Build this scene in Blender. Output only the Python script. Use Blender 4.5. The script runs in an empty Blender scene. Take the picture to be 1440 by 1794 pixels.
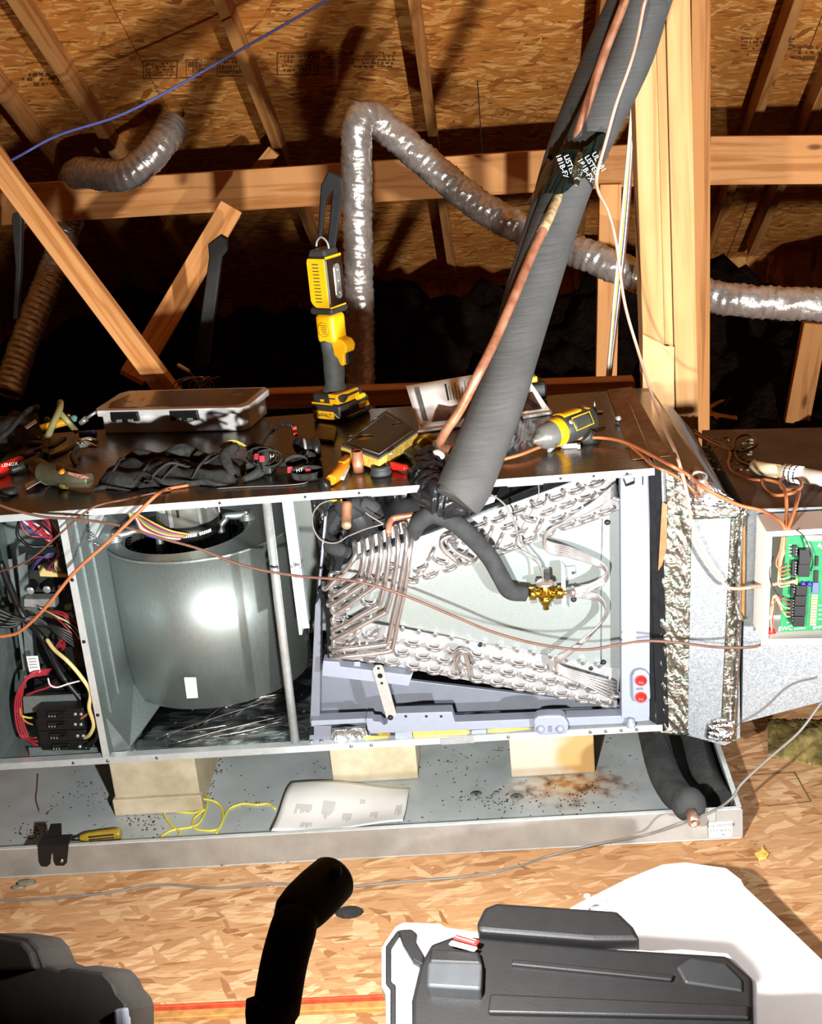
import bpy, bmesh, math, random
from mathutils import Vector, Matrix
random.seed(7)
V = Vector; PI = math.pi
sc = bpy.context.scene
COL = sc.collection

# ------------------------------------------------------------------ camera
CF, CP, CR, CY = 2399.77, .3468, -.0954, -.0721
CAM = V((-.2766, -2.374, 1.4783))
FW = V((math.sin(CY)*math.cos(CP), math.cos(CY)*math.cos(CP), -math.sin(CP)))
_r0 = V((math.cos(CY), -math.sin(CY), 0)); _u0 = _r0.cross(FW)
RT = _r0*math.cos(CR) + _u0*math.sin(CR)
UP = _u0*math.cos(CR) - _r0*math.sin(CR)
cd = bpy.data.cameras.new('camera'); cam = bpy.data.objects.new('camera', cd); COL.objects.link(cam)
cd.sensor_fit = 'HORIZONTAL'; cd.sensor_width = 36; cd.lens = CF/1440*36; cd.clip_start = .02; cd.clip_end = 100
cam.matrix_world = Matrix(((RT.x, UP.x, -FW.x, CAM.x), (RT.y, UP.y, -FW.y, CAM.y), (RT.z, UP.z, -FW.z, CAM.z), (0, 0, 0, 1)))
sc.camera = cam
# ------------------------------------------------------------------ world, lights, exposure
w = bpy.data.worlds.new('attic_world'); sc.world = w; w.use_nodes = True
w.node_tree.nodes['Background'].inputs[0].default_value = (1, .93, .85, 1)
w.node_tree.nodes['Background'].inputs[1].default_value = .014
vs = sc.view_settings; vs.view_transform = 'Standard'; vs.look = 'None'; vs.gamma = 1; vs.use_curve_mapping = False
vs.exposure = .1
def lamp(name, kind, loc, power, col, rad, aim, cone=90, blend=1):
    l = bpy.data.lights.new(name, kind); l.energy = power; l.color = col
    if kind == 'AREA': l.shape = 'DISK'; l.size = rad*2
    else: l.shadow_soft_size = rad; l.spot_size = math.radians(cone); l.spot_blend = blend
    o = bpy.data.objects.new(name, l); COL.objects.link(o); o.location = loc
    o.rotation_mode = 'QUATERNION'; o.rotation_quaternion = V(aim).to_track_quat('-Z', 'Y'); return o
LA = V((-.438, -1.292, .752))
lamp('arm_lamp_beam', 'AREA', LA, 43, (1, .97, .93), .02, (.12, 1, -.12))
LB = V((1.75, -3.3, .585))
lamp('flood_beam', 'SPOT', LB, 1450, (.97, .98, 1), .07, (-1.95, 6.0, 1.25), 64, .95)

# ------------------------------------------------------------------ helpers
def ray(x, y): return FW + RT*((x-720)/CF) - UP*((y-897)/CF)
def PY(x, y, Y): d = ray(x, y); return CAM + d*((Y-CAM.y)/d.y)
def PZ(x, y, Z): d = ray(x, y); return CAM + d*((Z-CAM.z)/d.z)
def PX(x, y, X): d = ray(x, y); return CAM + d*((X-CAM.x)/d.x)
def PN(x, y, P, N): d = ray(x, y); return CAM + d*((P-CAM).dot(N)/d.dot(N))
ZT = .67                                  # top of the air handler
def spline(pts, k=6):
    pts = [V(p) for p in pts]
    if len(pts) < 3: return pts
    P = [pts[0]*2-pts[1]] + pts + [pts[-1]*2-pts[-2]]; out = []
    for i in range(1, len(P)-2):
        a, b, c, d = P[i-1:i+3]
        for j in range(k):
            t = j/k
            out.append(.5*((2*b)+(c-a)*t+(2*a-5*b+4*c-d)*t*t+(3*b-a-3*c+d)*t**3))
    out.append(pts[-1]); return out
WL = {}
class MB:
    def __init__(s, M=None): s.v = []; s.f = []; s.sm = []; s.M = M
    def add(s, vs_, fs, smooth=False):
        n = len(s.v)
        for p in vs_:
            p = V(p); s.v.append(s.M @ p if s.M else p)
        for f in fs: s.f.append([i+n for i in f]); s.sm.append(smooth)
        return s
    def box(s, x0, x1, y0, y1, z0, z1):
        return s.add([(x, y, z) for z in (z0, z1) for y in (y0, y1) for x in (x0, x1)],
                     [(0, 2, 3, 1), (4, 5, 7, 6), (0, 1, 5, 4), (2, 6, 7, 3), (0, 4, 6, 2), (1, 3, 7, 5)])
    def obox(s, c, sx, sy, sz, R=None):
        R = R or Matrix.Identity(3); c = V(c)
        return s.add([c + R @ V((x*sx/2, y*sy/2, z*sz/2)) for z in (-1, 1) for y in (-1, 1) for x in (-1, 1)],
                     [(0, 2, 3, 1), (4, 5, 7, 6), (0, 1, 5, 4), (2, 6, 7, 3), (0, 4, 6, 2), (1, 3, 7, 5)])
    def prism(s, pts, ext, smooth=False):
        pts = [V(p) for p in pts]; n = len(pts); ext = V(ext)
        fs = [list(range(n)), list(range(n, 2*n))[::-1]] + [(i, (i+1) % n, n+(i+1) % n, n+i) for i in range(n)]
        s.add(pts + [p+ext for p in pts], fs[:2]); m = len(s.v)-2*n
        for f in fs[2:]: s.f.append([i+m for i in f]); s.sm.append(smooth)
        return s
    def tube(s, pts, r, n=8, k=6, cap=True, sp=True):
        base = [V(p) for p in pts]
        rr = r if isinstance(r, (list, tuple)) else [r]*len(base)
        if sp and len(base) > 2:
            q = spline(base, k); m = len(q)
            R = []
            for i in range(m):
                t = i/(m-1)*(len(rr)-1); a = min(int(t), len(rr)-2); R.append(rr[a]+(rr[a+1]-rr[a])*(t-a))
            base, rr = q, R
        N = len(base); tn = [(base[min(i+1, N-1)]-base[max(i-1, 0)]).normalized() for i in range(N)]
        a = V((0, 0, 1)) if abs(tn[0].z) < .9 else V((1, 0, 0))
        u = tn[0].cross(a).normalized(); vs_ = []
        for i in range(N):
            u = (u - tn[i]*u.dot(tn[i])).normalized(); w_ = tn[i].cross(u)
            for j in range(n):
                an = 2*PI*j/n; vs_.append(base[i] + (u*math.cos(an)+w_*math.sin(an))*rr[i])
        fs = [(i*n+j, i*n+(j+1) % n, (i+1)*n+(j+1) % n, (i+1)*n+j) for i in range(N-1) for j in range(n)]
        m = len(s.v); s.add(vs_, fs, True)
        if cap:
            s.f.append([m+j for j in range(n)][::-1]); s.sm.append(False)
            s.f.append([m+(N-1)*n+j for j in range(n)]); s.sm.append(False)
        return s
    def cyl(s, p0, p1, r0, r1=None, n=16): return s.tube([p0, p1], [r0, r0 if r1 is None else r1], n, sp=False)
    def lathe(s, o, ax, prof, n=20):
        """prof: list of (radius, distance along axis)"""
        o = V(o); ax = V(ax).normalized(); a = V((0, 0, 1)) if abs(ax.z) < .9 else V((1, 0, 0))
        u = ax.cross(a).normalized(); w_ = ax.cross(u); vs_ = []
        for r, t in prof:
            for j in range(n):
                an = 2*PI*j/n; vs_.append(o + ax*t + (u*math.cos(an)+w_*math.sin(an))*max(r, 1e-5))
        N = len(prof)
        return s.add(vs_, [(i*n+j, i*n+(j+1) % n, (i+1)*n+(j+1) % n, (i+1)*n+j) for i in range(N-1) for j in range(n)], True)
    def ball(s, c, r, n=12, R=None):
        r = r if isinstance(r, (list, tuple)) else (r, r, r); c = V(c); R = R or Matrix.Identity(3); h = n//2; vs_ = []
        for i in range(h+1):
            th = PI*i/h
            for j in range(n):
                ph = 2*PI*j/n; vs_.append(c + R @ V((r[0]*math.sin(th)*math.cos(ph), r[1]*math.sin(th)*math.sin(ph), r[2]*math.cos(th))))
        return s.add(vs_, [(i*n+j, i*n+(j+1) % n, (i+1)*n+(j+1) % n, (i+1)*n+j) for i in range(h) for j in range(n)], True)
    def grid(s, fn, nu, nv, thick=None, smooth=True):
        vs_ = [fn(i/(nu-1), j/(nv-1)) for j in range(nv) for i in range(nu)]
        fs = [(j*nu+i, j*nu+i+1, (j+1)*nu+i+1, (j+1)*nu+i) for j in range(nv-1) for i in range(nu-1)]
        if thick is None: return s.add(vs_, fs, smooth)
        t = V(thick); n = nu*nv; s.add(vs_+[V(p)+t for p in vs_], [], smooth); m = len(s.v)-2*n
        for f in fs:
            s.f.append([m+i for i in f]); s.sm.append(smooth); s.f.append([m+n+i for i in f][::-1]); s.sm.append(smooth)
        bd = [i for i in range(nu)] + [j*nu+nu-1 for j in range(1, nv)] + [(nv-1)*nu+i for i in range(nu-2, -1, -1)] + [j*nu for j in range(nv-2, 0, -1)]
        for a, b in zip(bd, bd[1:]+bd[:1]): s.f.append([m+a, m+b, m+n+b, m+n+a]); s.sm.append(False)
        return s
    def build(s, name, m, parent=None, bevel=0, label=None, seg=2, origin=None, wn=False):
        lo = V([min(p[i] for p in s.v) for i in range(3)]); hi = V([max(p[i] for p in s.v) for i in range(3)])
        o = V(origin) if origin else V(((lo.x+hi.x)/2, (lo.y+hi.y)/2, lo.z))
        me = bpy.data.meshes.new(name); me.from_pydata([p-o for p in s.v], [], s.f)
        me.polygons.foreach_set('use_smooth', s.sm); me.update()
        bm = bmesh.new(); bm.from_mesh(me); bmesh.ops.remove_doubles(bm, verts=bm.verts, dist=1e-6)
        bmesh.ops.recalc_face_normals(bm, faces=bm.faces); bm.to_mesh(me); bm.free()
        me.materials.append(m)
        ob = bpy.data.objects.new(name, me); COL.objects.link(ob)
        place(ob, o, parent)
        if bevel:
            b = ob.modifiers.new('bevel', 'BEVEL'); b.width = bevel; b.segments = seg; b.limit_method = 'ANGLE'; b.angle_limit = .6
            b.use_clamp_overlap = True
        if label: ob['label'] = label
        return ob
def place(ob, o, parent):
    WL[ob] = V(o); ob.location = V(o) - (WL[parent] if parent else V((0, 0, 0))); ob.parent = parent
def tag(o, label, cat, group=None):
    o['label'] = label; o['category'] = cat
    if group: o['group'] = group
    return o
def thing(name, label, cat, loc, group=None):
    o = bpy.data.objects.new(name, None); COL.objects.link(o); o.empty_display_size = .02; place(o, V(loc), None)
    return tag(o, label, cat, group)
def struct(o): o['kind'] = 'structure'; return o
def stuff(o): o['kind'] = 'stuff'; return o
def clone(src, off, parent, name=None, M=None):
    """copy of a part (same mesh data) moved so that its origin sits at off (world)"""
    c = src.copy(); COL.objects.link(c); c.parent = parent
    WL[c] = V(off); c.location = V(off) - (WL[parent] if parent else V((0, 0, 0)))
    if M: c.rotation_mode = 'QUATERNION'; c.rotation_quaternion = M.to_quaternion()
    return c
def lumber(name, a, b, wd, th, up, m, parent=None, bevel=.0015):
    """board from a to b; th along 'up' direction projection, wd across"""
    a, b = V(a), V(b); x = (b-a); L = x.length; x.normalize(); z = V(up); z = (z - x*z.dot(x)).normalized(); y = z.cross(x)
    R = Matrix((x, y, z)).transposed()
    me = MB().box(-L/2, L/2, -wd/2, wd/2, -th/2, th/2)
    me2 = bpy.data.meshes.new(name); me2.from_pydata(me.v, [], me.f); me2.materials.append(m); me2.update()
    ob = bpy.data.objects.new(name, me2); COL.objects.link(ob); place(ob, (a+b)/2, parent)
    ob.rotation_mode = 'QUATERNION'; ob.rotation_quaternion = R.to_quaternion()
    if bevel:
        bv = ob.modifiers.new('bevel', 'BEVEL'); bv.width = bevel; bv.segments = 1
    return ob
def rot(ax, deg): return Matrix.Rotation(math.radians(deg), 3, ax)
def R4(loc, rz=0, rx=0, ry=0): return Matrix.Translation(V(loc)) @ Matrix.Rotation(math.radians(rz), 4, 'Z') @ Matrix.Rotation(math.radians(ry), 4, 'Y') @ Matrix.Rotation(math.radians(rx), 4, 'X')

# ------------------------------------------------------------------ materials
def lin(c):
    if isinstance(c, str):
        c = [int(c[i:i+2], 16)/255 for i in (0, 2, 4)]
    return tuple(((x+.055)/1.055)**2.4 if x > .04045 else x/12.92 for x in c) + (1,)
class NT:
    def __init__(s, name):
        s.m = bpy.data.materials.new(name); s.m.use_nodes = True; s.t = s.m.node_tree; s.b = s.t.nodes['Principled BSDF']
    def n(s, t, ins=None, **kw):
        d = s.t.nodes.new(t)
        for k, v in kw.items(): setattr(d, k, v)
        for k, v in (ins or {}).items():
            if isinstance(v, bpy.types.NodeSocket): s.t.links.new(v, d.inputs[k])
            else: d.inputs[k].default_value = v
        return d
    def set(s, k, v):
        if isinstance(v, bpy.types.NodeSocket): s.t.links.new(v, s.b.inputs[k])
        else: s.b.inputs[k].default_value = v
    def ramp(s, fac, stops):
        r = s.n('ShaderNodeValToRGB', {'Fac': fac}); e = r.color_ramp.elements
        while len(e) < len(stops): e.new(.5)
        for el, (p, c) in zip(e, stops): el.position = p; el.color = lin(c)
        return r.outputs[0]
    def mix(s, fac, a, b, mode='MIX'):
        d = s.n('ShaderNodeMix', data_type='RGBA', blend_type=mode)
        for k, v in ((0, fac), (6, a), (7, b)):
            if isinstance(v, bpy.types.NodeSocket): s.t.links.new(v, d.inputs[k])
            else: d.inputs[k].default_value = v
        return d.outputs[2]
    def bump(s, h, st=.3, dist=.002):
        s.set('Normal', s.n('ShaderNodeBump', {'Height': h, 'Strength': st, 'Distance': dist}).outputs[0])
def plain(name, c, rough=.5, metal=0, var=.12, scale=40, bump=0, bs=None, c2=None, bd=.001, stretch=None, spec=.5, alpha=1, trans=0, coat=0, rv=.0):
    t = NT(name); tc = t.n('ShaderNodeTexCoord').outputs['Object']
    if stretch: tc = t.n('ShaderNodeMapping', {'Vector': tc, 'Scale': stretch}).outputs[0]
    nz = t.n('ShaderNodeTexNoise', {'Vector': tc, 'Scale': scale, 'Detail': 5.0, 'Roughness': .6}).outputs['Fac']
    a = lin(c); b = lin(c2) if c2 else tuple(x*(1-var*2.2) for x in a[:3])+(1,)
    f = t.n('ShaderNodeMapRange', {'Value': nz, 'From Min': .35, 'From Max': .68}).outputs[0]
    t.set('Base Color', t.mix(f, a, b)); t.set('Metallic', metal)
    if rv: t.set('Roughness', t.n('ShaderNodeMapRange', {'Value': nz, 'From Min': .3, 'From Max': .7, 'To Min': rough-rv, 'To Max': rough+rv}).outputs[0])
    else: t.set('Roughness', rough)
    t.set('Specular IOR Level', spec)
    if alpha < 1: t.set('Alpha', alpha)
    if trans: t.set('Transmission Weight', trans)
    if coat: t.set('Coat Weight', coat)
    if bump:
        n2 = t.n('ShaderNodeTexNoise', {'Vector': tc, 'Scale': bs or scale*3, 'Detail': 4.0}).outputs['Fac']; t.bump(n2, bump, bd)
    return t.m
def osb(name, dark, mid, light, sc_=1.0, tint=None):
    t = NT(name); tc = t.n('ShaderNodeTexCoord').outputs['Object']
    wn = t.n('ShaderNodeTexNoise', {'Vector': tc, 'Scale': 14.0, 'Detail': 2.0}).outputs['Color']
    wv = t.n('ShaderNodeVectorMath', {0: wn, 1: (.5, .5, .5)}, operation='SUBTRACT').outputs[0]
    wv = t.n('ShaderNodeVectorMath', {0: wv, 'Scale': .022}, operation='SCALE').outputs[0]
    p = t.n('ShaderNodeVectorMath', {0: tc, 1: wv}, operation='ADD').outputs[0]
    outs = []; edges = []
    for ang, sx, sy in ((.15, 11, 62), (-.55, 13, 75), (.95, 14, 58), (-.1, 24, 120)):
        mp = t.n('ShaderNodeMapping', {'Vector': p, 'Rotation': (0, 0, ang)}).outputs[0]
        mp = t.n('ShaderNodeMapping', {'Vector': mp, 'Scale': (sx*sc_, sy*sc_, 6)}).outputs[0]
        vo = t.n('ShaderNodeTexVoronoi', {'Vector': mp, 'Scale': 1.0, 'Randomness': 1.0})
        sep = t.n('ShaderNodeSeparateColor', {'Color': vo.outputs['Color']})
        outs.append((sep.outputs[0], sep.outputs[1], vo.outputs['Distance']))
    col = t.ramp(outs[0][0], [(0, dark), (.2, mid), (.65, mid), (1, light)])
    h = outs[0][0]
    for i in (1, 2, 3):
        c = t.ramp(outs[i][0], [(0, mid), (.12, dark), (.3, mid), (.7, light if i == 1 else mid), (1, light)])
        f = t.n('ShaderNodeMath', {0: outs[i][1], 1: (.55, .7, .62)[i-1]}, operation='GREATER_THAN').outputs[0]
        col = t.mix(f, col, c); h = t.n('ShaderNodeMath', {0: h, 1: f}, operation='ADD').outputs[0]
    fine = t.n('ShaderNodeTexNoise', {'Vector': t.n('ShaderNodeMapping', {'Vector': p, 'Scale': (30, 260, 60)}).outputs[0], 'Scale': 1.0, 'Detail': 3.0}).outputs['Fac']
    col = t.mix(t.n('ShaderNodeMapRange', {'Value': fine, 'From Min': .4, 'From Max': .75, 'To Max': .45}).outputs[0], col, lin(dark))
    big = t.n('ShaderNodeTexNoise', {'Vector': tc, 'Scale': 2.2, 'Detail': 3.0}).outputs['Fac']
    col = t.mix(t.n('ShaderNodeMapRange', {'Value': big, 'From Min': .45, 'From Max': .7, 'To Max': .35}).outputs[0], col, lin(dark))
    if tint: # soft shade painted into the colour around a place
        P, rad, c = tint
        ds = t.n('ShaderNodeVectorMath', {0: tc, 1: P}, operation='DISTANCE').outputs['Value']
        ds = t.n('ShaderNodeMath', {0: ds, 1: t.n('ShaderNodeMath', {0: big, 1: .5}, operation='MULTIPLY').outputs[0]}, operation='ADD').outputs[0]
        f = t.n('ShaderNodeMapRange', {'Value': ds, 'From Min': rad*.55+.25, 'From Max': rad+.25, 'To Min': .75, 'To Max': 0.}).outputs[0]
        col = t.mix(f, col, lin(c))
    t.set('Base Color', col); t.set('Roughness', .75); t.set('Specular IOR Level', .25); t.bump(t.n('ShaderNodeMath', {0: h, 1: fine}, operation='ADD').outputs[0], .35, .0012)
    return t.m
def wood(name, a, b, knot='5a3414'):
    t = NT(name); oc = t.n('ShaderNodeTexCoord').outputs['Object']
    rnd = t.n('ShaderNodeObjectInfo').outputs['Random']
    tc = t.n('ShaderNodeVectorMath', {0: oc, 1: t.n('ShaderNodeMath', {0: rnd, 1: 9.0}, operation='MULTIPLY').outputs[0]}, operation='ADD').outputs[0]
    g = t.n('ShaderNodeTexNoise', {'Vector': t.n('ShaderNodeMapping', {'Vector': tc, 'Scale': (1.6, 34, 34)}).outputs[0], 'Scale': 1.0, 'Detail': 6.0, 'Distortion': .6}).outputs['Fac']
    bl = t.n('ShaderNodeTexNoise', {'Vector': t.n('ShaderNodeMapping', {'Vector': tc, 'Scale': (3, 7, 7)}).outputs[0], 'Scale': 1.0, 'Detail': 3.0}).outputs['Fac']
    col = t.ramp(g, [(.3, a), (.5, a), (.62, b), (.75, a)])
    col = t.mix(t.n('ShaderNodeMapRange', {'Value': bl, 'From Min': .5, 'From Max': .75, 'To Max': .45}).outputs[0], col, lin(b))
    vo = t.n('ShaderNodeTexVoronoi', {'Vector': t.n('ShaderNodeMapping', {'Vector': tc, 'Scale': (3.4, 9, 9)}).outputs[0], 'Scale': 1.0}).outputs['Distance']
    col = t.mix(t.n('ShaderNodeMapRange', {'Value': vo, 'From Min': .05, 'From Max': .12, 'To Min': .85, 'To Max': 0.}).outputs[0], col, lin(knot))
    t.set('Base Color', col); t.set('Roughness', .7); t.set('Specular IOR Level', .2); t.bump(g, .15, .001)
    return t.m
def foil(name, c='d8dadc', sc_=60, st=.8, rough=.16, dist=.004, stretch=(1, 1, 1), c2='a8aaac'):
    t = NT(name); tc = t.n('ShaderNodeMapping', {'Vector': t.n('ShaderNodeTexCoord').outputs['Object'], 'Scale': stretch}).outputs[0]
    wn = t.n('ShaderNodeTexNoise', {'Vector': tc, 'Scale': sc_*.4, 'Detail': 3.0})
    wv = t.n('ShaderNodeVectorMath', {0: wn.outputs['Color'], 'Scale': .05}, operation='SCALE').outputs[0]
    p = t.n('ShaderNodeVectorMath', {0: tc, 1: wv}, operation='ADD').outputs[0]
    vo = t.n('ShaderNodeTexVoronoi', {'Vector': p, 'Scale': sc_}, feature='F1').outputs['Distance']
    nz = t.n('ShaderNodeTexNoise', {'Vector': p, 'Scale': sc_*1.3, 'Detail': 5.0, 'Distortion': 1.2}).outputs['Fac']
    h = t.n('ShaderNodeMath', {0: vo, 1: nz}, operation='ADD').outputs[0]
    t.set('Base Color', t.mix(nz, lin(c), lin(c2))); t.set('Metallic', .7 if 'duct' in name else 1.0); t.set('Roughness', rough); t.bump(h, st, dist)
    return t.m
M = {}
M['osb_roof'] = osb('osb_roof', '84491a', 'c27a34', 'e4ac60', .75)
M['osb_floor'] = osb('osb_floor', '96663e', 'c09468', 'dab68c', .9, ((1.75, -.05, 0), 1.15, '6e4430'))  # reddish tint paints in the soft shade right of the pan
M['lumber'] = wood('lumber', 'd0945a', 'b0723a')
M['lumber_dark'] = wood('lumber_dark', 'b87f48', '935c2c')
M['lumber_post'] = wood('lumber_post', 'd8ab72', 'b98a50')
M['cab'] = plain('galvanised_cabinet', 'a2aeae', .4, .7, .10, 160, .05, c2='8f9c9c', rv=.06)
M['cab_top'] = plain('cabinet_top', '7a726a', .25, .9, .1, 60, .04, c2='55504a', stretch=(1, 12, 1), rv=.06)
M['cab_dark'] = plain('painted_inner_steel', '7c8a88', .45, .4, .1, 30, .03)
M['housing'] = plain('blower_galvanised', 'a2aaa8', .48, .85, .12, 220, .06, c2='949d99', rv=.07, stretch=(1, 1, .35))
M['flange'] = plain('bright_flange', 'dfe6e6', .35, .5, .06, 60, .03)
M['steel'] = plain('bright_steel', 'ccd0d0', .3, .6, .1, 80, .05)
M['bolt'] = plain('zinc_bolt', 'b8bcb8', .3, 1, .1, 90)
M['alu'] = plain('aluminium_tube', 'e6e2e0', .24, .92, .06, 60, .08, c2='c4beba')
M['alu_plate'] = plain('aluminium_plate', 'b2b4b6', .4, .6, .08, 90, .05)
M['delta'] = plain('delta_plate', '9aa3a1', .4, .6, .05, 300, .04)
M['grey_plastic'] = plain('grey_plastic', '868c9a', .5, 0, .03, 50, .05)
M['grey_plastic_d'] = plain('drain_pan_plastic', '6e727c', .38, 0, .05, 25, .05)
M['black_rubber'] = plain('black_foam', '3c3e3e', .85, 0, .2, 25, .5, 120, bd=.002, spec=.2)
M['foam_big'] = None
M['black'] = plain('black_plastic', '141414', .45, 0, .2, 60, .1)
M['black_soft'] = plain('black_fabric', '3c3c3a', .95, 0, .25, 60, .5, 500, bd=.001, spec=.15)
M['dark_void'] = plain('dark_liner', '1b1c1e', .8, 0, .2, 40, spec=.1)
M['copper'] = plain('copper', 'cf9676', .38, .55, .1, 40, .05, c2='a9694a')
M['copper_old'] = plain('copper_oxidised', 'b98263', .45, .75, .15, 25, .05, c2='9c6a4c')
M['brass'] = plain('brass', 'd8b545', .25, 1, .1, 60, .05, c2='b08c28')
M['white'] = plain('white_plastic', 'eeeae2', .5, 0, .02, 30)
M['paper'] = plain('paper', 'f2f0ec', .85, 0, .02, 20, spec=.2)
M['yellow'] = plain('yellow_plastic', 'f2b110', .42, 0, .05, 30, coat=.15)
M['orange'] = plain('orange_plastic', 'e08a1a', .4, 0, .06, 60)
M['red'] = plain('red_plastic', 'd8211c', .4, 0, .05, 60)
M['red_wire'] = plain('red_wire', 'b0303a', .45, 0, .1, 60)
M['yellow_wire'] = plain('yellow_wire', 'd8cc4a', .45, 0, .1, 60)
M['blue_wire'] = plain('blue_wire', '34398c', .45, 0, .1, 60)
M['brown_wire'] = plain('brown_cable', '6e4a3a', .5, 0, .15, 30)
M['orange_wire'] = plain('brown_orange_cable', 'b86c40', .5, 0, .1, 30)
M['pink_wire'] = plain('tan_pink_cable', 'cfa48c', .5, 0, .08, 30)
M['cream_wire'] = plain('cream_cable', 'e0cc88', .5, 0, .08, 30)
M['grey_wire'] = plain('grey_cable', '77736e', .5, 0, .1, 30)
M['purple_wire'] = plain('purple_wire', '6a3c66', .5, 0, .1, 30)
M['green_wire'] = plain('green_wire', '4c8a5a', .5, 0, .1, 30)
M['blue_rope'] = plain('blue_cable', '5560a8', .5, 0, .1, 30)
M['foil'] = foil('foil_liner', sc_=38, st=.9, dist=.004)
M['foil_floor'] = foil('foil_liner_floor', sc_=14, st=.8, dist=.004, stretch=(1, 3, 3), c='b8bcbc', rough=.2)
M['duct'] = foil('flex_duct_foil', c='d0c8be', sc_=40, st=.45, dist=.003, rough=.27, c2='8f887e')
M['concrete'] = plain('concrete', 'bcb098', .9, 0, .12, 14, .5, 120, c2='a09478', spec=.2)
M['pcb'] = plain('circuit_board', '1f7f4c', .4, 0, .1, 60)
M['ink'] = plain('ink', '2c2a2a', .8, 0, .1, 30)
M['ink_soft'] = plain('faint_ink', 'a09ca0', .9, 0, .1, 30)
M['yellow_foam'] = plain('yellow_insulation', 'e8c85c', .9, 0, .2, 80, .6, 300, c2='b89838')
M['orange_tape'] = plain('strand_board_edge', 'c98f4c', .8, 0, .2, 60, .4, 100)
M['rust'] = plain('rust', '8c5a28', .8, 0, .3, 60)
M['debris'] = plain('dirt_crumbs', '3a2c22', .95, 0, .3, 60)
M['insul'] = plain('blown_insulation', '1e1510', .95, 0, .3, 20, .9, 60, c2='0e0a08', bd=.02, spec=.03)  # near-black colour stands in for the shadow lying over the eaves
def clear(name, c, rough, alpha):
    t = NT(name); t.set('Base Color', lin(c)); t.set('Roughness', rough); t.set('Alpha', alpha); return t.m
M['clear'] = clear('clear_plastic', 'eceeec', .3, .78)
M['bag'] = clear('clear_film', 'c8d0d4', .1, .22)
# seal foam: ribbed along the pipe
def ribbed(name, c, c2, scale):
    t = NT(name); tc = t.n('ShaderNodeTexCoord').outputs['Object']
    n1 = t.n('ShaderNodeTexNoise', {'Vector': t.n('ShaderNodeMapping', {'Vector': tc, 'Rotation': (0, -.28, 0), 'Scale': (12, 12, 160)}).outputs[0], 'Scale': 1.0, 'Detail': 3.0}).outputs['Fac']
    n2 = t.n('ShaderNodeTexNoise', {'Vector': tc, 'Scale': 18.0, 'Detail': 5.0}).outputs['Fac']
    t.set('Base Color', t.mix(n2, lin(c), lin(c2))); t.set('Roughness', .72); t.set('Specular IOR Level', .3); t.bump(n1, .5, .003)
    return t.m
M['foam_big'] = ribbed('pipe_insulation_foam', '565654', '3c3d3c', 1)
# tape printed metal
def tape_mat():
    t = NT('foil_tape'); tc = t.n('ShaderNodeTexCoord').outputs['Object']
    nz = t.n('ShaderNodeTexNoise', {'Vector': tc, 'Scale': 46.0, 'Detail': 6.0, 'Distortion': 2.2}).outputs['Fac']
    br = t.n('ShaderNodeTexBrick', {'Vector': t.n('ShaderNodeMapping', {'Vector': tc, 'Rotation': (PI/2, 0, 0)}).outputs[0], 'Color1': (1, 1, 1, 1), 'Color2': (0, 0, 0, 1), 'Mortar': (0, 0, 0, 1), 'Scale': 26.0, 'Mortar Size': .03})
    f = t.n('ShaderNodeMath', {0: br.outputs['Color'], 1: .5}, operation='MULTIPLY').outputs[0]
    col = t.mix(f, t.mix(nz, lin('b8aea2'), lin('6a625a')), lin('3c7a64'))
    t.set('Base Color', col); t.set('Metallic', .9); t.set('Roughness', .22); t.bump(nz, .9, .005)
    return t.m
M['tape'] = tape_mat()
def spangle():
    t = NT('galvanised_duct'); tc = t.n('ShaderNodeTexCoord').outputs['Object']
    vo = t.n('ShaderNodeTexVoronoi', {'Vector': tc, 'Scale': 420.0}); s_ = t.n('ShaderNodeSeparateColor', {'Color': vo.outputs['Color']}).outputs[0]
    big = t.n('ShaderNodeTexNoise', {'Vector': tc, 'Scale': 7.0, 'Detail': 4.0}).outputs['Fac']
    t.set('Base Color', t.mix(s_, t.mix(big, lin('9aa0a4'), lin('84888c')), t.mix(big, lin('aab2b8'), lin('969ca0'))))
    t.set('Metallic', .65); t.set('Roughness', t.n('ShaderNodeMapRange', {'Value': s_, 'To Min': .36, 'To Max': .5}).outputs[0])
    return t.m
M['spangle'] = spangle()
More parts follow.
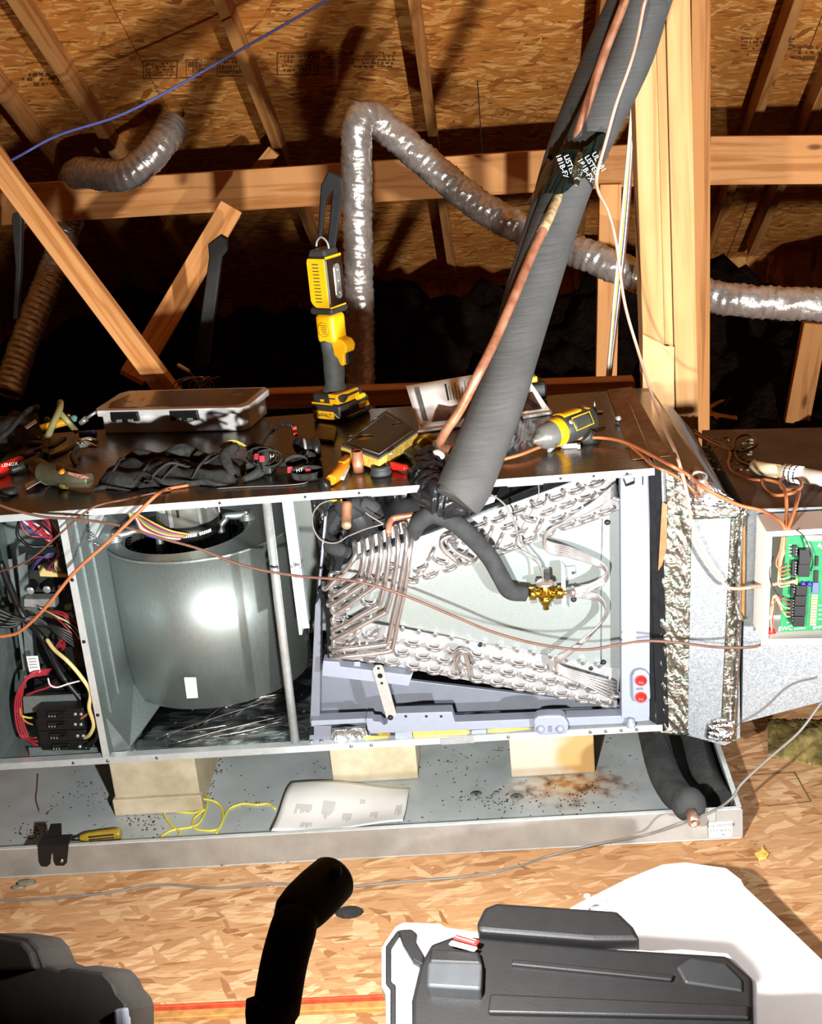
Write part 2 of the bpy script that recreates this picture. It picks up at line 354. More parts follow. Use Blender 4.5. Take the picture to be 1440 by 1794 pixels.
def pan_mat():
    t = NT('drain_pan_steel'); tc = t.n('ShaderNodeTexCoord').outputs['Object']
    big = t.n('ShaderNodeTexNoise', {'Vector': tc, 'Scale': 7.0, 'Detail': 5.0}).outputs['Fac']
    sp = t.n('ShaderNodeTexNoise', {'Vector': tc, 'Scale': 120.0, 'Detail': 2.0}).outputs['Fac']
    pt = t.n('ShaderNodeTexNoise', {'Vector': tc, 'Scale': 9.0, 'Detail': 2.0}).outputs['Fac']
    col = t.ramp(big, [(.3, 'bcc4c6'), (.55, 'acb4b6'), (.8, '90979a')])
    a = t.n('ShaderNodeMapRange', {'Value': sp, 'From Min': .66, 'From Max': .7}).outputs[0]
    b = t.n('ShaderNodeMapRange', {'Value': pt, 'From Min': .5, 'From Max': .6}).outputs[0]
    col = t.mix(t.n('ShaderNodeMath', {0: a, 1: b}, operation='MULTIPLY').outputs[0], col, lin('3c342c'))
    # rust stain near the third block
    ds = t.n('ShaderNodeVectorMath', {0: t.n('ShaderNodeMapping', {'Vector': tc, 'Location': (-.40, .22, 0), 'Scale': (.75, 1.3, 1)}).outputs[0], 1: (0, 0, 0)}, operation='DISTANCE').outputs['Value']
    nz = t.n('ShaderNodeTexNoise', {'Vector': tc, 'Scale': 34.0, 'Detail': 6.0}).outputs['Fac']
    ds = t.n('ShaderNodeMath', {0: ds, 1: t.n('ShaderNodeMath', {0: nz, 1: .22}, operation='MULTIPLY').outputs[0]}, operation='ADD').outputs[0]
    f = t.n('ShaderNodeMapRange', {'Value': ds, 'From Min': .12, 'From Max': .215, 'To Min': .9, 'To Max': 0.}).outputs[0]
    col = t.mix(f, col, t.ramp(nz, [(.35, '5a3a1c'), (.5, 'b07a34'), (.62, 'c8b078')]))
    t.set('Base Color', col); t.set('Metallic', .25); t.set('Roughness', .5)
    return t.m
M['pan'] = pan_mat()
def wood_v():
    t = NT('lumber_upright'); oc = t.n('ShaderNodeTexCoord').outputs['Object']
    rnd = t.n('ShaderNodeObjectInfo').outputs['Random']
    tc = t.n('ShaderNodeVectorMath', {0: oc, 1: t.n('ShaderNodeMath', {0: rnd, 1: 9.0}, operation='MULTIPLY').outputs[0]}, operation='ADD').outputs[0]
    g = t.n('ShaderNodeTexNoise', {'Vector': t.n('ShaderNodeMapping', {'Vector': tc, 'Scale': (30, 30, 1.5)}).outputs[0], 'Scale': 1.0, 'Detail': 6.0, 'Distortion': .5}).outputs['Fac']
    bl = t.n('ShaderNodeTexNoise', {'Vector': tc, 'Scale': 7.0, 'Detail': 4.0}).outputs['Fac']
    col = t.ramp(g, [(.3, 'c89c6c'), (.5, 'bc8e5c'), (.62, 'a67a4a'), (.75, 'c09462')])
    col = t.mix(t.n('ShaderNodeMapRange', {'Value': bl, 'From Min': .5, 'From Max': .7, 'To Max': .5}).outputs[0], col, lin('a5804c'))
    vo = t.n('ShaderNodeTexVoronoi', {'Vector': t.n('ShaderNodeMapping', {'Vector': tc, 'Scale': (14, 14, 6)}).outputs[0], 'Scale': 1.0}).outputs['Distance']
    col = t.mix(t.n('ShaderNodeMapRange', {'Value': vo, 'From Min': .06, 'From Max': .13, 'To Min': .8, 'To Max': 0.}).outputs[0], col, lin('6a3e1c'))
    t.set('Base Color', col); t.set('Roughness', .7); t.set('Specular IOR Level', .2); t.bump(g, .15, .001)
    return t.m
M['post_v'] = wood_v()
# ------------------------------------------------------------------ the setting
RP, RN = V((0, 2.5, 1.57)), V((0, .6, 1)).normalized()     # under-roof plane
def roofy(x, y): return PN(x, y, RP, RN)
# floor of strand board sheets
fl = struct(bpy.data.objects.new('floor', None)); COL.objects.link(fl); place(fl, V((0, 0, 0)), None)
def flp(name, x0, x1, y0, y1, z0, z1, m): return MB().box(x0, x1, y0, y1, z0, z1).build(name, m, fl, bevel=.0015, seg=1)
for x0, x1 in ((-4.6, -1.415), (-1.412, 1.02), (1.023, 4.2)):
    flp('floor_sheet', x0, x1, -.565, .62, -.018, 0, M['osb_floor'])
    flp('floor_sheet', x0, x1, .623, 1.85, -.018, 0, M['osb_floor'])
flp('painted_edge', -4.6, 4.2, -.572, -.5655, -.018, .0005, plain('orange_edge_paint', 'd2502a', .8, 0, .2, 60))
flp('floor_joist', -4.6, 4.2, -.66, -.575, -.12, -.02, M['lumber_dark'])
flp('board_strip', -4.6, 4.2, -.599, -.581, -.018, 0, M['orange_tape'])
for x0, x1 in ((-4.6, -1.8), (-1.797, .62), (.623, 4.2)):
    flp('floor_sheet', x0, x1, -1.82, -.607, -.018, 0, M['osb_floor'])
    flp('floor_sheet', x0, x1, -3.05, -1.823, -.018, 0, M['osb_floor'])
# the blown insulation beyond the boards, in the eaves
def hills(u, v):
    x = -4.55+8.7*u; y = 1.86+2.0*v
    z = -.04+.07*math.sin(x*5.1+y*3)+.05*math.sin(x*11.3-y*7.1)+.035*math.sin(x*23+y*17)+.03*math.sin(y*29-x*13)
    t = min(1, max(0, (y-3.0)/1.0)); z += .34*t*t*(3-2*t)+.05*math.sin(x*3.3+1)*t  # raised back stands in for the shadowed eaves under the roof
    return V((x, y, z))
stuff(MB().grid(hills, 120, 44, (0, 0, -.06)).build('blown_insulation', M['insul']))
tag([o for o in COL.objects if o.name == 'blown_insulation'][0], 'loose insulation darkened for shade, lying in the eaves behind the unit', 'insulation')
flp('eaves_floor', -4.6, 4.2, 1.86, 4.9, -.13, -.11, M['osb_floor'])
# roof: strand board sheets over rafters
ce = struct(bpy.data.objects.new('ceiling', None)); COL.objects.link(ce); place(ce, V((0, 2.5, 1.57)), None)
ax = V((0, -1, .6)).normalized()
def roofsheet(x0, x1, s0, s1, m=None):
    """s: distance up the slope from RP"""
    c = RP + V(((x0+x1)/2, 0, 0)) + ax*((s0+s1)/2) + RN*.008
    me = MB().box(-(x1-x0)/2, (x1-x0)/2, -(s1-s0)/2, (s1-s0)/2, -.006, .006)
    m2 = bpy.data.meshes.new('roof_sheet'); m2.from_pydata(me.v, [], me.f); m2.materials.append(m or M['osb_roof'])
    o = bpy.data.objects.new('roof_sheet', m2); COL.objects.link(o); place(o, c, ce)
    o.rotation_euler = (math.atan2(-.6, 1), 0, 0)
    return o
for j in range(-3, 5):
    off = -3.9 if j % 2 else -2.7
    for i in range(-1, 4):
        x0 = max(-4.6, off+i*2.44); x1 = min(4.2, off+(i+1)*2.44-.004)
        if x1 > x0+.05: roofsheet(x0, x1, .54+j*1.22, .54+(j+1)*1.22-.004)
# the slope behind the viewer, gables and eave walls
MB().prism([(-4.6, -2.2, 4.39+.02), (4.2, -2.2, 4.41), (4.2, -6.5, 1.85), (-4.6, -6.5, 1.85)], (0, 0, .02)).build('roof_slope', M['osb_roof'], ce)
for nm, x in (('wall_left', -4.62), ('wall_right', 4.2)):
    struct(MB().prism([(x, -6.5, -.3), (x, 4.9, -.3), (x, 4.9, .15), (x, -2.2, 4.4), (x, -6.5, 1.85)], (.02, 0, 0)).build(nm, M['osb_roof']))
struct(MB().box(-4.6, 4.2, -6.52, -6.5, -.3, 1.9).build('wall_front', M['osb_roof']))
struct(MB().box(-4.6, 4.2, 4.9, 4.92, -.3, .2).build('wall_back', M['osb_roof']))
flp('floor_sheet', -4.6, 4.2, -6.5, -3.06, -.018, 0, M['osb_floor'])
# rafters traced on the roof plane, running straight down the slope
def rafter(p, q, ext=1.5, wd=.038, d=.089, sh=0):
    a, b = roofy(*p), roofy(*q); x = (a.x+b.x)/2 + sh
    a = V((x, RP.y, RP.z)) + ax*3.0 - RN*(d/2+.001); b = V((x, RP.y, RP.z)) - ax*2.55 - RN*(d/2+.001)
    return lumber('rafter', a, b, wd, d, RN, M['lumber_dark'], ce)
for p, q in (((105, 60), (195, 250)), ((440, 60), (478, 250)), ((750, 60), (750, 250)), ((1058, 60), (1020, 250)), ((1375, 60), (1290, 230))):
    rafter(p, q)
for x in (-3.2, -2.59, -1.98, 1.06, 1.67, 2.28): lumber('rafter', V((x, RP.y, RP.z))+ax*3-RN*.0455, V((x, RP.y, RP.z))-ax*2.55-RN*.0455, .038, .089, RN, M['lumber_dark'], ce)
# printed stamps on the roof sheets (rows of small ink bars in boxed frames)
def stamp(x0, y0, x1, y1, rows, seed, frame=True):
    rnd = random.Random(seed); mb = MB()
    a, b, c = roofy(x0, y0), roofy(x1, y0+(y1-y0)*0), roofy(x0, y1)
    ux, uy = (b-a), (c-a); 
    def q(u0, u1, v0, v1): mb.prism([a+ux*u0+uy*v0-RN*.0, a+ux*u1+uy*v0, a+ux*u1+uy*v1, a+ux*u0+uy*v1], -RN*.0006)
    if frame:
        for r in ((0, 1, 0, .05), (0, 1, .95, 1), (0, .03, 0, 1), (.97, 1, 0, 1)): q(*r)
    for r in range(rows):
        u = .08; v = .12+.8*r/rows
        while u < .9:
            L = rnd.uniform(.02, .09)
            if rnd.random() < .8: q(u, min(u+L, .93), v, v+.45/rows*rnd.uniform(.6, 1.4))
            u += L+rnd.uniform(.01, .05)
    o = mb.build('ink_stamp', M['ink_roof'], ce); return o
M['ink_roof'] = plain('roof_ink', '5a3616', .8, 0, .5, 150, c2='7d4a1a')
for i, s_ in enumerate(((250, 106, 312, 138, 5), (326, 104, 354, 136, 1), (380, 102, 428, 134, 3), (485, 92, 560, 132, 4), (572, 95, 600, 124, 4), (606, 86, 700, 124, 5), (30, 124, 140, 156, 3), (1290, 62, 1400, 92, 4), (1382, 76, 1440, 110, 3))):
    stamp(*s_, seed=i, frame=i in (0, 1, 2, 3))
# ---- lumber in front of the roof
def tlum(name, label, p, q, Yp, Yq, wd, th, m, group=None, up=(0, 1, 0), cat='beam'):
    o = lumber(name, PY(*p, Yp), PY(*q, Yq), wd, th, V(up), m); return tag(o, label, cat, group)
tlum('tie_beam', 'long pale pine board running level across in front of the roof boards', (-1500, 454), (1130, 288), 2.97, 2.70, .146, .036, M['lumber'])
tlum('tie_beam', 'pine board to the right of the double post, level, with two dark knots', (1241, 281), (2700, 268), 2.60, 2.60, .165, .036, M['lumber'])
po = thing('timber_post', 'doubled upright pine post behind the metal cabinet, right of the thick pipe', 'post', (.115, .66, 0))
for i, (x0, x1, y0) in enumerate(((.055, .102, .615), (.103, .122, .622), (.124, .173, .618))):
    MB().box(x0, x1, y0, y0+.085, 0.0, 2.42).build('post_board', M['post_v'], po, bevel=.001, seg=1)
# dented metal sleeve at the post foot
mb = MB(); a = [PY(1126, 586, .60), PY(1126, 730, .60), PY(1181, 742, .60), PY(1181, 608, .60), PY(1166, 606, .60)]
mb.prism(a, (0, .002, 0)); mb.build('metal_sleeve', plain('thin_brown_metal', 'b48a5c', .35, .6, .1, 40), po)
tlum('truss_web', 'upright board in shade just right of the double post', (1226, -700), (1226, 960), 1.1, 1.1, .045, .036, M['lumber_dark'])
tlum('truss_web', 'diagonal board crossing from the upper left down behind the clear parts case', (-420, -265), (322, 722), 1.2, .80, .052, .036, M['lumber'])
tlum('truss_web', 'diagonal board with sawn top end under the level beam, leaning down left', (404, 366), (230, 662), 1.9, 1.5, .072, .036, M['lumber'])
tlum('truss_web', 'short upright board below the level beam, just right of the thick pipe', (1069, 322), (1060, 720), 1.9, 1.9, .066, .036, M['lumber'])
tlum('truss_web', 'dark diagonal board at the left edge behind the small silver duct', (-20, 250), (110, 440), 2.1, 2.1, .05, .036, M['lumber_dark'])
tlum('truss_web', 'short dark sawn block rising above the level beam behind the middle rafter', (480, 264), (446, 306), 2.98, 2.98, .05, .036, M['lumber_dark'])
tlum('truss_web', 'leaning board at the right edge below the level duct', (1428, 566), (1395, 740), 2.6, 2.6, .09, .036, M['lumber_dark'])  # darker lumber paints in the dimness at this edge
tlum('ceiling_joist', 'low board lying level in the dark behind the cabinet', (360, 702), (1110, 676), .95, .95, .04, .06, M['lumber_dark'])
# ------------------------------------------------------------------ the air handler
AH = thing('air_handler', 'open galvanised air handler lying on its side on three concrete blocks', 'air handler', (-.65, .27, .13))
XL, XR, YB, ZB = -1.335, 0.0, .543, .13
def pt(name, m, mb, par=AH, **k): return mb.build(name, m, par, **k)
pt('top_panel', M['cab_top'], MB().box(XL, XR, .0, YB, ZT-.003, ZT), bevel=.001, seg=1)
pt('bottom_panel', M['cab'], MB().box(XL, XR, .0, YB, ZB, ZB+.003))
pt('back_panel', M['cab'], MB().box(XL, XR, YB-.003, YB, ZB+.003, ZT-.003))
pt('end_panel', M['cab_dark'], MB().box(XL, XL+.004, .0, YB-.003, ZB+.003, ZT-.003))
pt('top_flange', M['flange'], MB().box(XL, XR, -.002, 0, ZT-.014, ZT).box(XL, XR, 0, .012, ZT-.014, ZT-.012), bevel=.0006, seg=1)
pt('bottom_flange', M['flange'], MB().box(XL, XR, -.002, 0, ZB, ZB+.014).box(XL, XR, 0, .02, ZB+.012, ZB+.014), bevel=.0006, seg=1)
pt('side_flange', M['cab_dark'], MB().box(XL-.03, XL+.012, -.003, 0, ZB, ZT).box(XL-.03, XL-.028, 0, .05, ZB, ZT))
pt('side_flange', M['dark_void'], MB().box(-.0115, 0, -.002, 0, ZB+.014, ZT-.014).box(-.003, 0, 0, .05, ZB+.014, ZT-.014))
# joiner plates on the flanges
for x, z in ((-.485, ZT-.0005), (-.235, ZT-.0005), (-.40, ZB+.0145)):
    pt('joiner_plate', M['steel'], MB().box(x-.033, x+.033, -.0045, -.002, z-.015, z-.001), bevel=.0005, seg=1)
scr = None
def screw(par, P, r=.004, m='bolt', n=(0, -1, 0), name='screw'):
    o = V(P); n = V(n)
    return MB().lathe(o, n, [(r*1.25, 0), (r*1.25, r*.25), (r, r*.3), (r*.95, r*.8), (r*.55, r*1.0), (0, r*.85)], 10).build(name, M[m], par)
for x in (-1.28, -1.05, -.80, -.64, -.54, -.36, -.17, -.11, -.05): screw(AH, (x, -.002, ZT-.007), .0022, 'black')
for x in (-1.17, -1.10, -1.0, -.61, -.57, -.30, -.14, -.11, -.08, -.05): screw(AH, (x, -.002, ZB+.007), .0028)
# divider between the control compartment and the blower
DX = -1.097
pt('divider', M['cab'], MB().box(DX, DX+.002, 0, .50, ZB+.003, ZT-.003), bevel=.0004, seg=1)
pt('divider_flange', M['flange'], MB().box(DX-.012, DX+.002, -.001, .001, ZB+.014, ZT-.014).box(DX-.012, DX-.011, .001, .02, ZB+.014, ZT-.014))
for y, w_ in ((.05, .004), (.12, .006)):
    pt('divider_rib', M['cab'], MB().box(DX+.002, DX+.005, y, y+w_, ZB+.02, ZT-.02))
for z in (.24, .40, .53): screw(AH, (DX-.006, -.001, z), .003, 'black')
# blower shelf lower left corner gusset
pt('gusset', M['cab'], MB().prism([(DX+.002, .02, ZB+.09), (DX+.002, .30, ZB+.11), (DX+.10, .28, ZB+.05), (DX+.03, .05, ZB+.004), (DX+.002, .03, ZB+.004)], (.0, 0, .003)))
# foil liner: floor, back and right of the blower
def lfloor(u, v):
    x = DX+.04+(.50)*u; y = .02+.5*v
    z = ZB+.006+.002*math.sin(x*40+y*90)+.0015*math.sin(x*120-y*55)
    if u < .06 and v < 1: x += .05*(1-v)*0
    return V((x, y, z))
pt('foil_liner', M['foil_floor'], MB().grid(lfloor, 40, 40, (0, 0, -.002)))
def lback(x0, x1):
    def f(u, v):
        x = x0+(x1-x0)*u; z = ZB+.01+(.52)*v
        return V((x, YB-.012+.002*math.sin(x*70+z*50)+.0015*math.sin(z*130), z))
    return f
pt('foil_liner', M['foil'], MB().grid(lback(DX+.01, -.62), 40, 40, (0, .003, 0)))
def lside(u, v):
    x = -.668+.055*u+.004*math.sin(v*31); z = .14+.52*v; y = .40-.18*u
    return V((x, y+.003*math.sin(z*90+x*60), z))
pt('foil_liner', M['foil'], MB().grid(lside, 14, 60, (0, .003, 0)))
# raised creases of the liner
rnd = random.Random(3)
for (p, q) in (((282, 1290), (480, 1225)), ((300, 1303), (492, 1255)), ((362, 1292), (498, 1262)), ((392, 1240), (490, 1216)), ((345, 1272), (420, 1215)), ((310, 1283), (400, 1270))):
    a = PZ(*p, ZB+.009); b = PZ(*q, ZB+.009); mid = (a+b)/2+V((rnd.uniform(-.01, .01), rnd.uniform(-.01, .01), 0))
    pt('liner_crease', M['alu'], MB().tube([a, mid, b], [.0004, .0012, .0004], 5))
# rod brace in front
pt('brace_rod', M['steel'], MB().tube([(-.715, .012, ZT-.004), (-.722, .012, ZB+.016)], .0088, 14, sp=False))
screw(AH, (-.722, .003, ZB+.008), .004, 'black')
# blower frame flange to the right of the housing
pt('blower_rail', M['flange'], MB().box(-.690, -.6835, .03, .06, .37, ZT-.014).box(-.684, -.672, .058, .06, .37, ZT-.014).box(-.672, -.669, .03, .06, .39, ZT-.014), bevel=.001)
pt('blower_rail', M['cab'], MB().box(-.672, -.622, .10, .12, .355, .36).box(-.672, -.622, .10, .102, .345, .355))
# --- blower housing (a scroll lying on its side, inlet up)
BC = V((-.925, .318, 0)); ZH0, ZH1 = .175, .505
def scroll(n=72):
    pts = []
    for i in range(n):
        a = -PI/2 - 1.35 + (i/(n-1))*(2*PI-.5)      # from the left, over the front, to right and back
        r = .196 + .034*max(0, (i/(n-1)-.3))
        pts.append(V((BC.x+r*math.cos(a)*1.0, BC.y+r*math.sin(a), 0)))
    return pts
SC = scroll(); HO = V((-.950, .300, 0)); HR = .135
BH = None
mb = MB()
n = len(SC)
vs_ = [p+V((0, 0, ZH0)) for p in SC] + [p+V((0, 0, ZH1)) for p in SC]
mb.add(vs_, [(i, i+1, n+i+1, n+i) for i in range(n-1)], True)
BH = mb.build('blower_housing', M['housing'], AH); sd = BH.modifiers.new('solid', 'SOLIDIFY'); sd.thickness = .0015
# inlet side plate with round opening
mb = MB(); k = 72; ring_o = []; ring_i = []
for i in range(k):
    a = 2*PI*i/k; d = V((math.cos(a), math.sin(a), 0)); 
    best = .21
    for p in SC:
        q = p-HO
        if q.normalized().dot(d) > .997: best = q.length+.004
    ring_o.append(HO+d*best+V((0, 0, ZH1))); ring_i.append(HO+d*HR+V((0, 0, ZH1)))
ring_c = [HO+(p-HO-V((0, 0, ZH1)))*.93+V((0, 0, ZH1-.010)) for p in ring_i]
vs_ = ring_o+ring_i+ring_c+[p+V((0, 0, -.004)) for p in ring_o]
fs = []
for i in range(k):
    j = (i+1) % k; fs += [(i, j, k+j, k+i), (k+i, k+j, 2*k+j, 2*k+i), (i, j, 3*k+j, 3*k+i)]
mb.add(vs_, fs, False); mb.build('inlet_plate', M['housing'], BH)
mb = MB().box(-.86, -.70, .46, .50, ZH0, ZH1); mb.build('outlet_collar', M['housing'], BH)
# black wheel seen in the inlet
mb = MB()
for i in range(44):
    a = 2*PI*i/44; mb.obox(HO+V((math.cos(a)*.118, math.sin(a)*.118, .42)), .012, .0015, .15, rot('Z', math.degrees(a)+30))
mb.lathe(HO+V((0, 0, .33)), (0, 0, 1), [(.0, 0), (.124, 0), (.124, .004), (0, .005)], 40)
mb.build('blower_wheel', M['black'], BH)
mb = MB().lathe(HO+V((0, 0, ZH0+.001)), (0, 0, 1), [(0, 0), (.17, 0), (.17, .001), (0, .002)], 40); mb.build('bottom_plate', M['housing'], BH)
# motor
MO = HO+V((.012, .0, 0))
mot = MB().lathe(MO+V((0, 0, .532)), (0, 0, 1), [(0, 0), (.062, 0), (.066, .003), (.066, .118), (.063, .122), (0, .122)], 40).build('blower_motor', plain('motor_shell', 'cfd0c6', .3, .8, .08, 40, .03), AH)
MB().lathe(MO+V((0, 0, .497)), (0, 0, 1), [(0, 0), (.056, .0), (.064, .005), (.0655, .034), (0, .036)], 40).build('control_end', M['black'], mot)
for i in range(26):
    a = -PI/2-.95+i*.075
    if i % 7 == 5: continue
    MB().obox(MO+V((math.cos(a)*.0655, math.sin(a)*.0655, .515)), .0012, .0035, .007, rot('Z', math.degrees(a))).build('connector_pin', M['white'], mot)
for a in (-2.25, -.55):
    mb = MB(); pts = []
    for i in range(6): 
        b = a-.2+i*.08; pts.append((math.cos(b)*.0668, math.sin(b)*.0668))
    mb.add([MO+V((x, y, z)) for z in (.565, .595) for x, y in pts], [(i, i+1, 7+i, 6+i) for i in range(5)], True)
    o = mb.build('paper_label', M['paper'], mot)
    for i in range(3): MB().obox(MO+V((math.cos(a)*.0674, math.sin(a)*.0674, .572+i*.008)), .0006, .018, .0025, rot('Z', math.degrees(a))).build('label_print', M['ink_soft'], mot)
MB().obox(MO+V((math.cos(-1.62)*.066, math.sin(-1.62)*.066, .565)), .003, .005, .016, rot('Z', -90)).build('shell_slot', M['black'], mot)
for a in (-1.9, -.95, .2):
    MB().obox(MO+V((math.cos(a)*.0665, math.sin(a)*.0665, .59)), .003, .006, .11, rot('Z', math.degrees(a))).build('shell_rib', M['steel'], mot)
for bx, by in ((-1.088, .262), (-.822, .340)):
    b = V((bx, by, ZH1)); d = (b-MO); d.z = 0; d.normalize(); s = MO+d*.066+V((0, 0, .50))
    MB().lathe(b, (0, 0, 1), [(0, 0), (.017, 0), (.017, .004), (.013, .006), (.015, .010), (.015, .014), (.008, .016), (.008, .022), (0, .022)], 16).build('rubber_mount', M['housing'], BH)
    MB().lathe(b+V((0, 0, .016)), (0, 0, 1), [(.009, 0), (.009, .006), (0, .007)], 6).build('mount_bolt', M['bolt'], BH)
    side = d.cross(V((0, 0, 1)))
    mb = MB().tube([b+V((0, 0, .012)), b-d*.025+V((0, 0, .013)), b-d*.045+V((0, 0, .016)), s+d*.012+V((0, 0, .014)), s+V((0, 0, .0)), s-V((0, 0, .035))], [.010, .009, .007, .007, .008, .009], 8)
    mb.build('motor_arm', M['housing'], mot)
# sticker, side bracket and little things on the housing
MB().prism([PY(322, 1187, .112), PY(343, 1187, .112), PY(347, 1223, .118), PY(327, 1224, .118)], (0, .002, 0)).build('blank_sticker', M['white'], BH, bevel=.001)
MB().tube([PY(150, 975, .16), PY(182, 915, .18)], .006, 4, sp=False).build('strut', M['cab'], AH)
MB().prism([PY(134, 984, .08), PY(140, 990, .08), PY(188, 906, .16), PY(176, 903, .16)], (0, .004, 0)).build('angle_bracket', M['cab'], AH)
MB().prism([PY(152, 876, .10), PY(176, 876, .12), PY(184, 900, .12), PY(160, 950, .10)], (0, .003, 0)).build('angle_bracket', M['cab'], AH)
for p in ((160, 935), (157, 945), (163, 938), (171, 955), (166, 952)): screw(AH, PY(*p, .09), .003)
# motor wires
cols = ['blue_wire', 'orange_wire', 'cream_wire', 'white', 'red_wire', 'purple_wire', 'yellow_wire', 'green_wire', 'orange_wire', 'blue_wire', 'red_wire', 'yellow_wire']
for i, c in enumerate(cols):
    j = (i-5.5)/5.5; e = rnd.uniform(-1, 1)
    pts = [PY(196+3*j, 880+2*e, .15), PY(212+5*j, 890-4*j, .14), PY(238+4*j, 903-2*j, .15), PY(255+10*j, 922-8*j, .19), PY(285+12*j, 936-7*j, .21), PY(322+9*j, 941-5*j+e, .225)]
    pt('motor_wire', M[c], MB().tube(pts, .0016, 6))
pt('wire_tie', M['cream_wire'], MB().tube([PY(224, 888, .13), PY(229, 906, .14)], .003, 6, sp=False))
# --- control compartment
pt('control_backplate', M['cab_dark'], MB().box(XL+.004, DX-.001, .30, .303, ZB+.003, ZT-.003))
pt('control_shelf', M['cab'], MB().prism([PY(30, 975, .18), PY(46, 1170, .18), PY(60, 1170, .18), PY(46, 968, .18)], (0, .004, 0)).prism([PY(20, 980, .14), PY(48, 1190, .14), PY(44, 1200, .14), PY(14, 980, .14)], (0, .004, 0)))
def P2(x, y, Y=.12): return PY(x, y, Y)
bd = MB().prism([P2(48, 972, .2), P2(126, 972, .2), P2(150, 1180, .2), P2(70, 1180, .2)], (0, .003, 0)).build('relay_board', plain('dark_board', '2c3430', .6, .1, .2, 60), AH)
for x, y in ((53, 1035), (82, 1033), (108, 1030)):
    c = P2(x, y, .16); MB().lathe(c+V((0, .03, .003)), (0, -1, -.1), [(.009, 0), (.009, .028), (.0075, .030), (0, .030)], 16).build('capacitor_can', M['black'], bd)
    MB().lathe(c+V((0, -.0002, 0)), (0, -1, -.1), [(.0082, 0), (.0078, .001), (0, .001)], 16).build('capacitor_top', M['steel'], bd)
tr = MB().prism([P2(42, 1050, .15), P2(96, 1050, .15), P2(97, 1066, .15), P2(42, 1063, .15)], (0, .03, 0)).build('transformer', M['steel'], AH, bevel=.001)
MB().prism([P2(42, 1064, .155), P2(70, 1064, .155), P2(74, 1084, .155), P2(46, 1082, .155)], (0, .03, 0)).build('winding', plain('winding', '6e7474', .5, .5, .2, 200), tr)
pt('paper_tag', M['paper'], MB().prism([P2(46, 1150, .1), P2(66, 1149, .1), P2(71, 1177, .1), P2(55, 1184, .1), P2(52, 1180, .1)], (0, .001, 0)))
for i in range(4): pt('tag_print', M['ink_soft'], MB().prism([P2(49+i, 1154+i*5, .0985), P2(63+i, 1153+i*5, .0985), P2(63+i, 1155+i*5, .0985), P2(49+i, 1156+i*5, .0985)], (0, .001, 0)))
pt('breaker_bracket', M['cab'], MB().prism([P2(40, 1222, .08), P2(140, 1218, .08), P2(148, 1236, .08), P2(42, 1250, .08)], (0, .004, 0)).prism([P2(42, 1222, .08), P2(140, 1217, .08), P2(140, 1212, .16), P2(48, 1214, .16)], (0, 0, .002)))
pt('compartment_floor', M['cab_dark'], MB().prism([P2(50, 1310, .05), P2(178, 1310, .05), P2(190, 1335, .02), P2(55, 1345, .02)], (0, .003, 0)))
# breakers: two double-pole blocks with toggles and screws
for (x, y, s) in ((62, 1244, 0), (62, 1262, 1), (66, 1282, 2), (70, 1301, 3)):
    b = MB().prism([P2(x, y, .045), P2(x+84, y-3, .045), P2(x+88, y+15, .045), P2(x+5, y+19, .045)], (0, .05, 0)).build('breaker', M['black'], AH, bevel=.0015)
    MB().prism([P2(x+20, y+4, .038), P2(x+52, y+3, .038), P2(x+53, y+13, .038), P2(x+21, y+14, .038)], (0, .012, 0)).build('toggle_housing', M['black'], b, bevel=.001)
    MB().obox(P2(x+44, y+8, .034), .012, .012, .005).build('toggle', M['black'], b, bevel=.0008)
    for dx in (70, 80):
        MB().lathe(P2(x+dx, y+7, .044), (0, -1, 0), [(.0035, 0), (.0035, .002), (0, .002)], 8).build('terminal_screw', M['steel'], b)
    for dx in (24, 29, 34):
        MB().obox(P2(x+dx, y+11, .0375), .002, .001, .003).build('mark', M['ink_soft'], b)
# wires of the compartment
def cw(c, r, *pts, Y=.09, n=6, name='wire'):
    return pt(name, M[c], MB().tube([PY(p[0], p[1], p[2] if len(p) > 2 else Y) for p in pts], r, n))
for i in range(4):
    cw('red_wire', .0021, (90-i*2, 1172+i*3, .12), (55-i*2, 1180+i*3), (30+i*3, 1215+i), (27+i*4, 1255), (38+i*4, 1292), (66, 1292+i*7, .07))
cw('yellow_wire', .0023, (36, 1240), (38, 1253), (48, 1257), (60, 1258)); cw('orange_wire', .0023, (36, 1240), (40, 1258), (48, 1266), (60, 1270))
cw('cream_wire', .0042, (82, 1120, .05), (95, 1138, .03), (118, 1158, .01), (140, 1183, .01), (158, 1212, .01), (156, 1240, .01), (164, 1268, .02), (158, 1286, .03), (148, 1293, .05), n=8, name='thick_wire')
cw('white', .0018, (84, 1188, .06), (88, 1200, .05), (100, 1204, .05), (120, 1198, .05), (143, 1192, .05))
cw('orange_wire', .003, (160, 1220, .03), (163, 1240, .03), (150, 1253, .04), (140, 1260, .05))
cw('black', .004, (172, 1278, .02), (168, 1295, .02), (155, 1304, .03), (142, 1310, .05), name='thick_wire')
for i in range(5):
    cw('black', .005-.0004*i, (-30, 1055+i*9, .05), (20, 1078+i*5, .07), (60, 1092-i*3, .09), (110, 1102+i*4, .09), (150, 1125+i*5, .1), name='black_cable')
cw('black', .007, (0, 985, .07), (18, 1030, .08), (40, 1078, .09), (75, 1118, .07), (85, 1135, .08), (110, 1185, .09), (150, 1235, .08), name='black_cable')
cw('black', .0035, (34, 910, .1), (30, 935, .1), (42, 950, .1), (60, 958, .1), (100, 955, .12), name='black_cable')
rnd = random.Random(11)
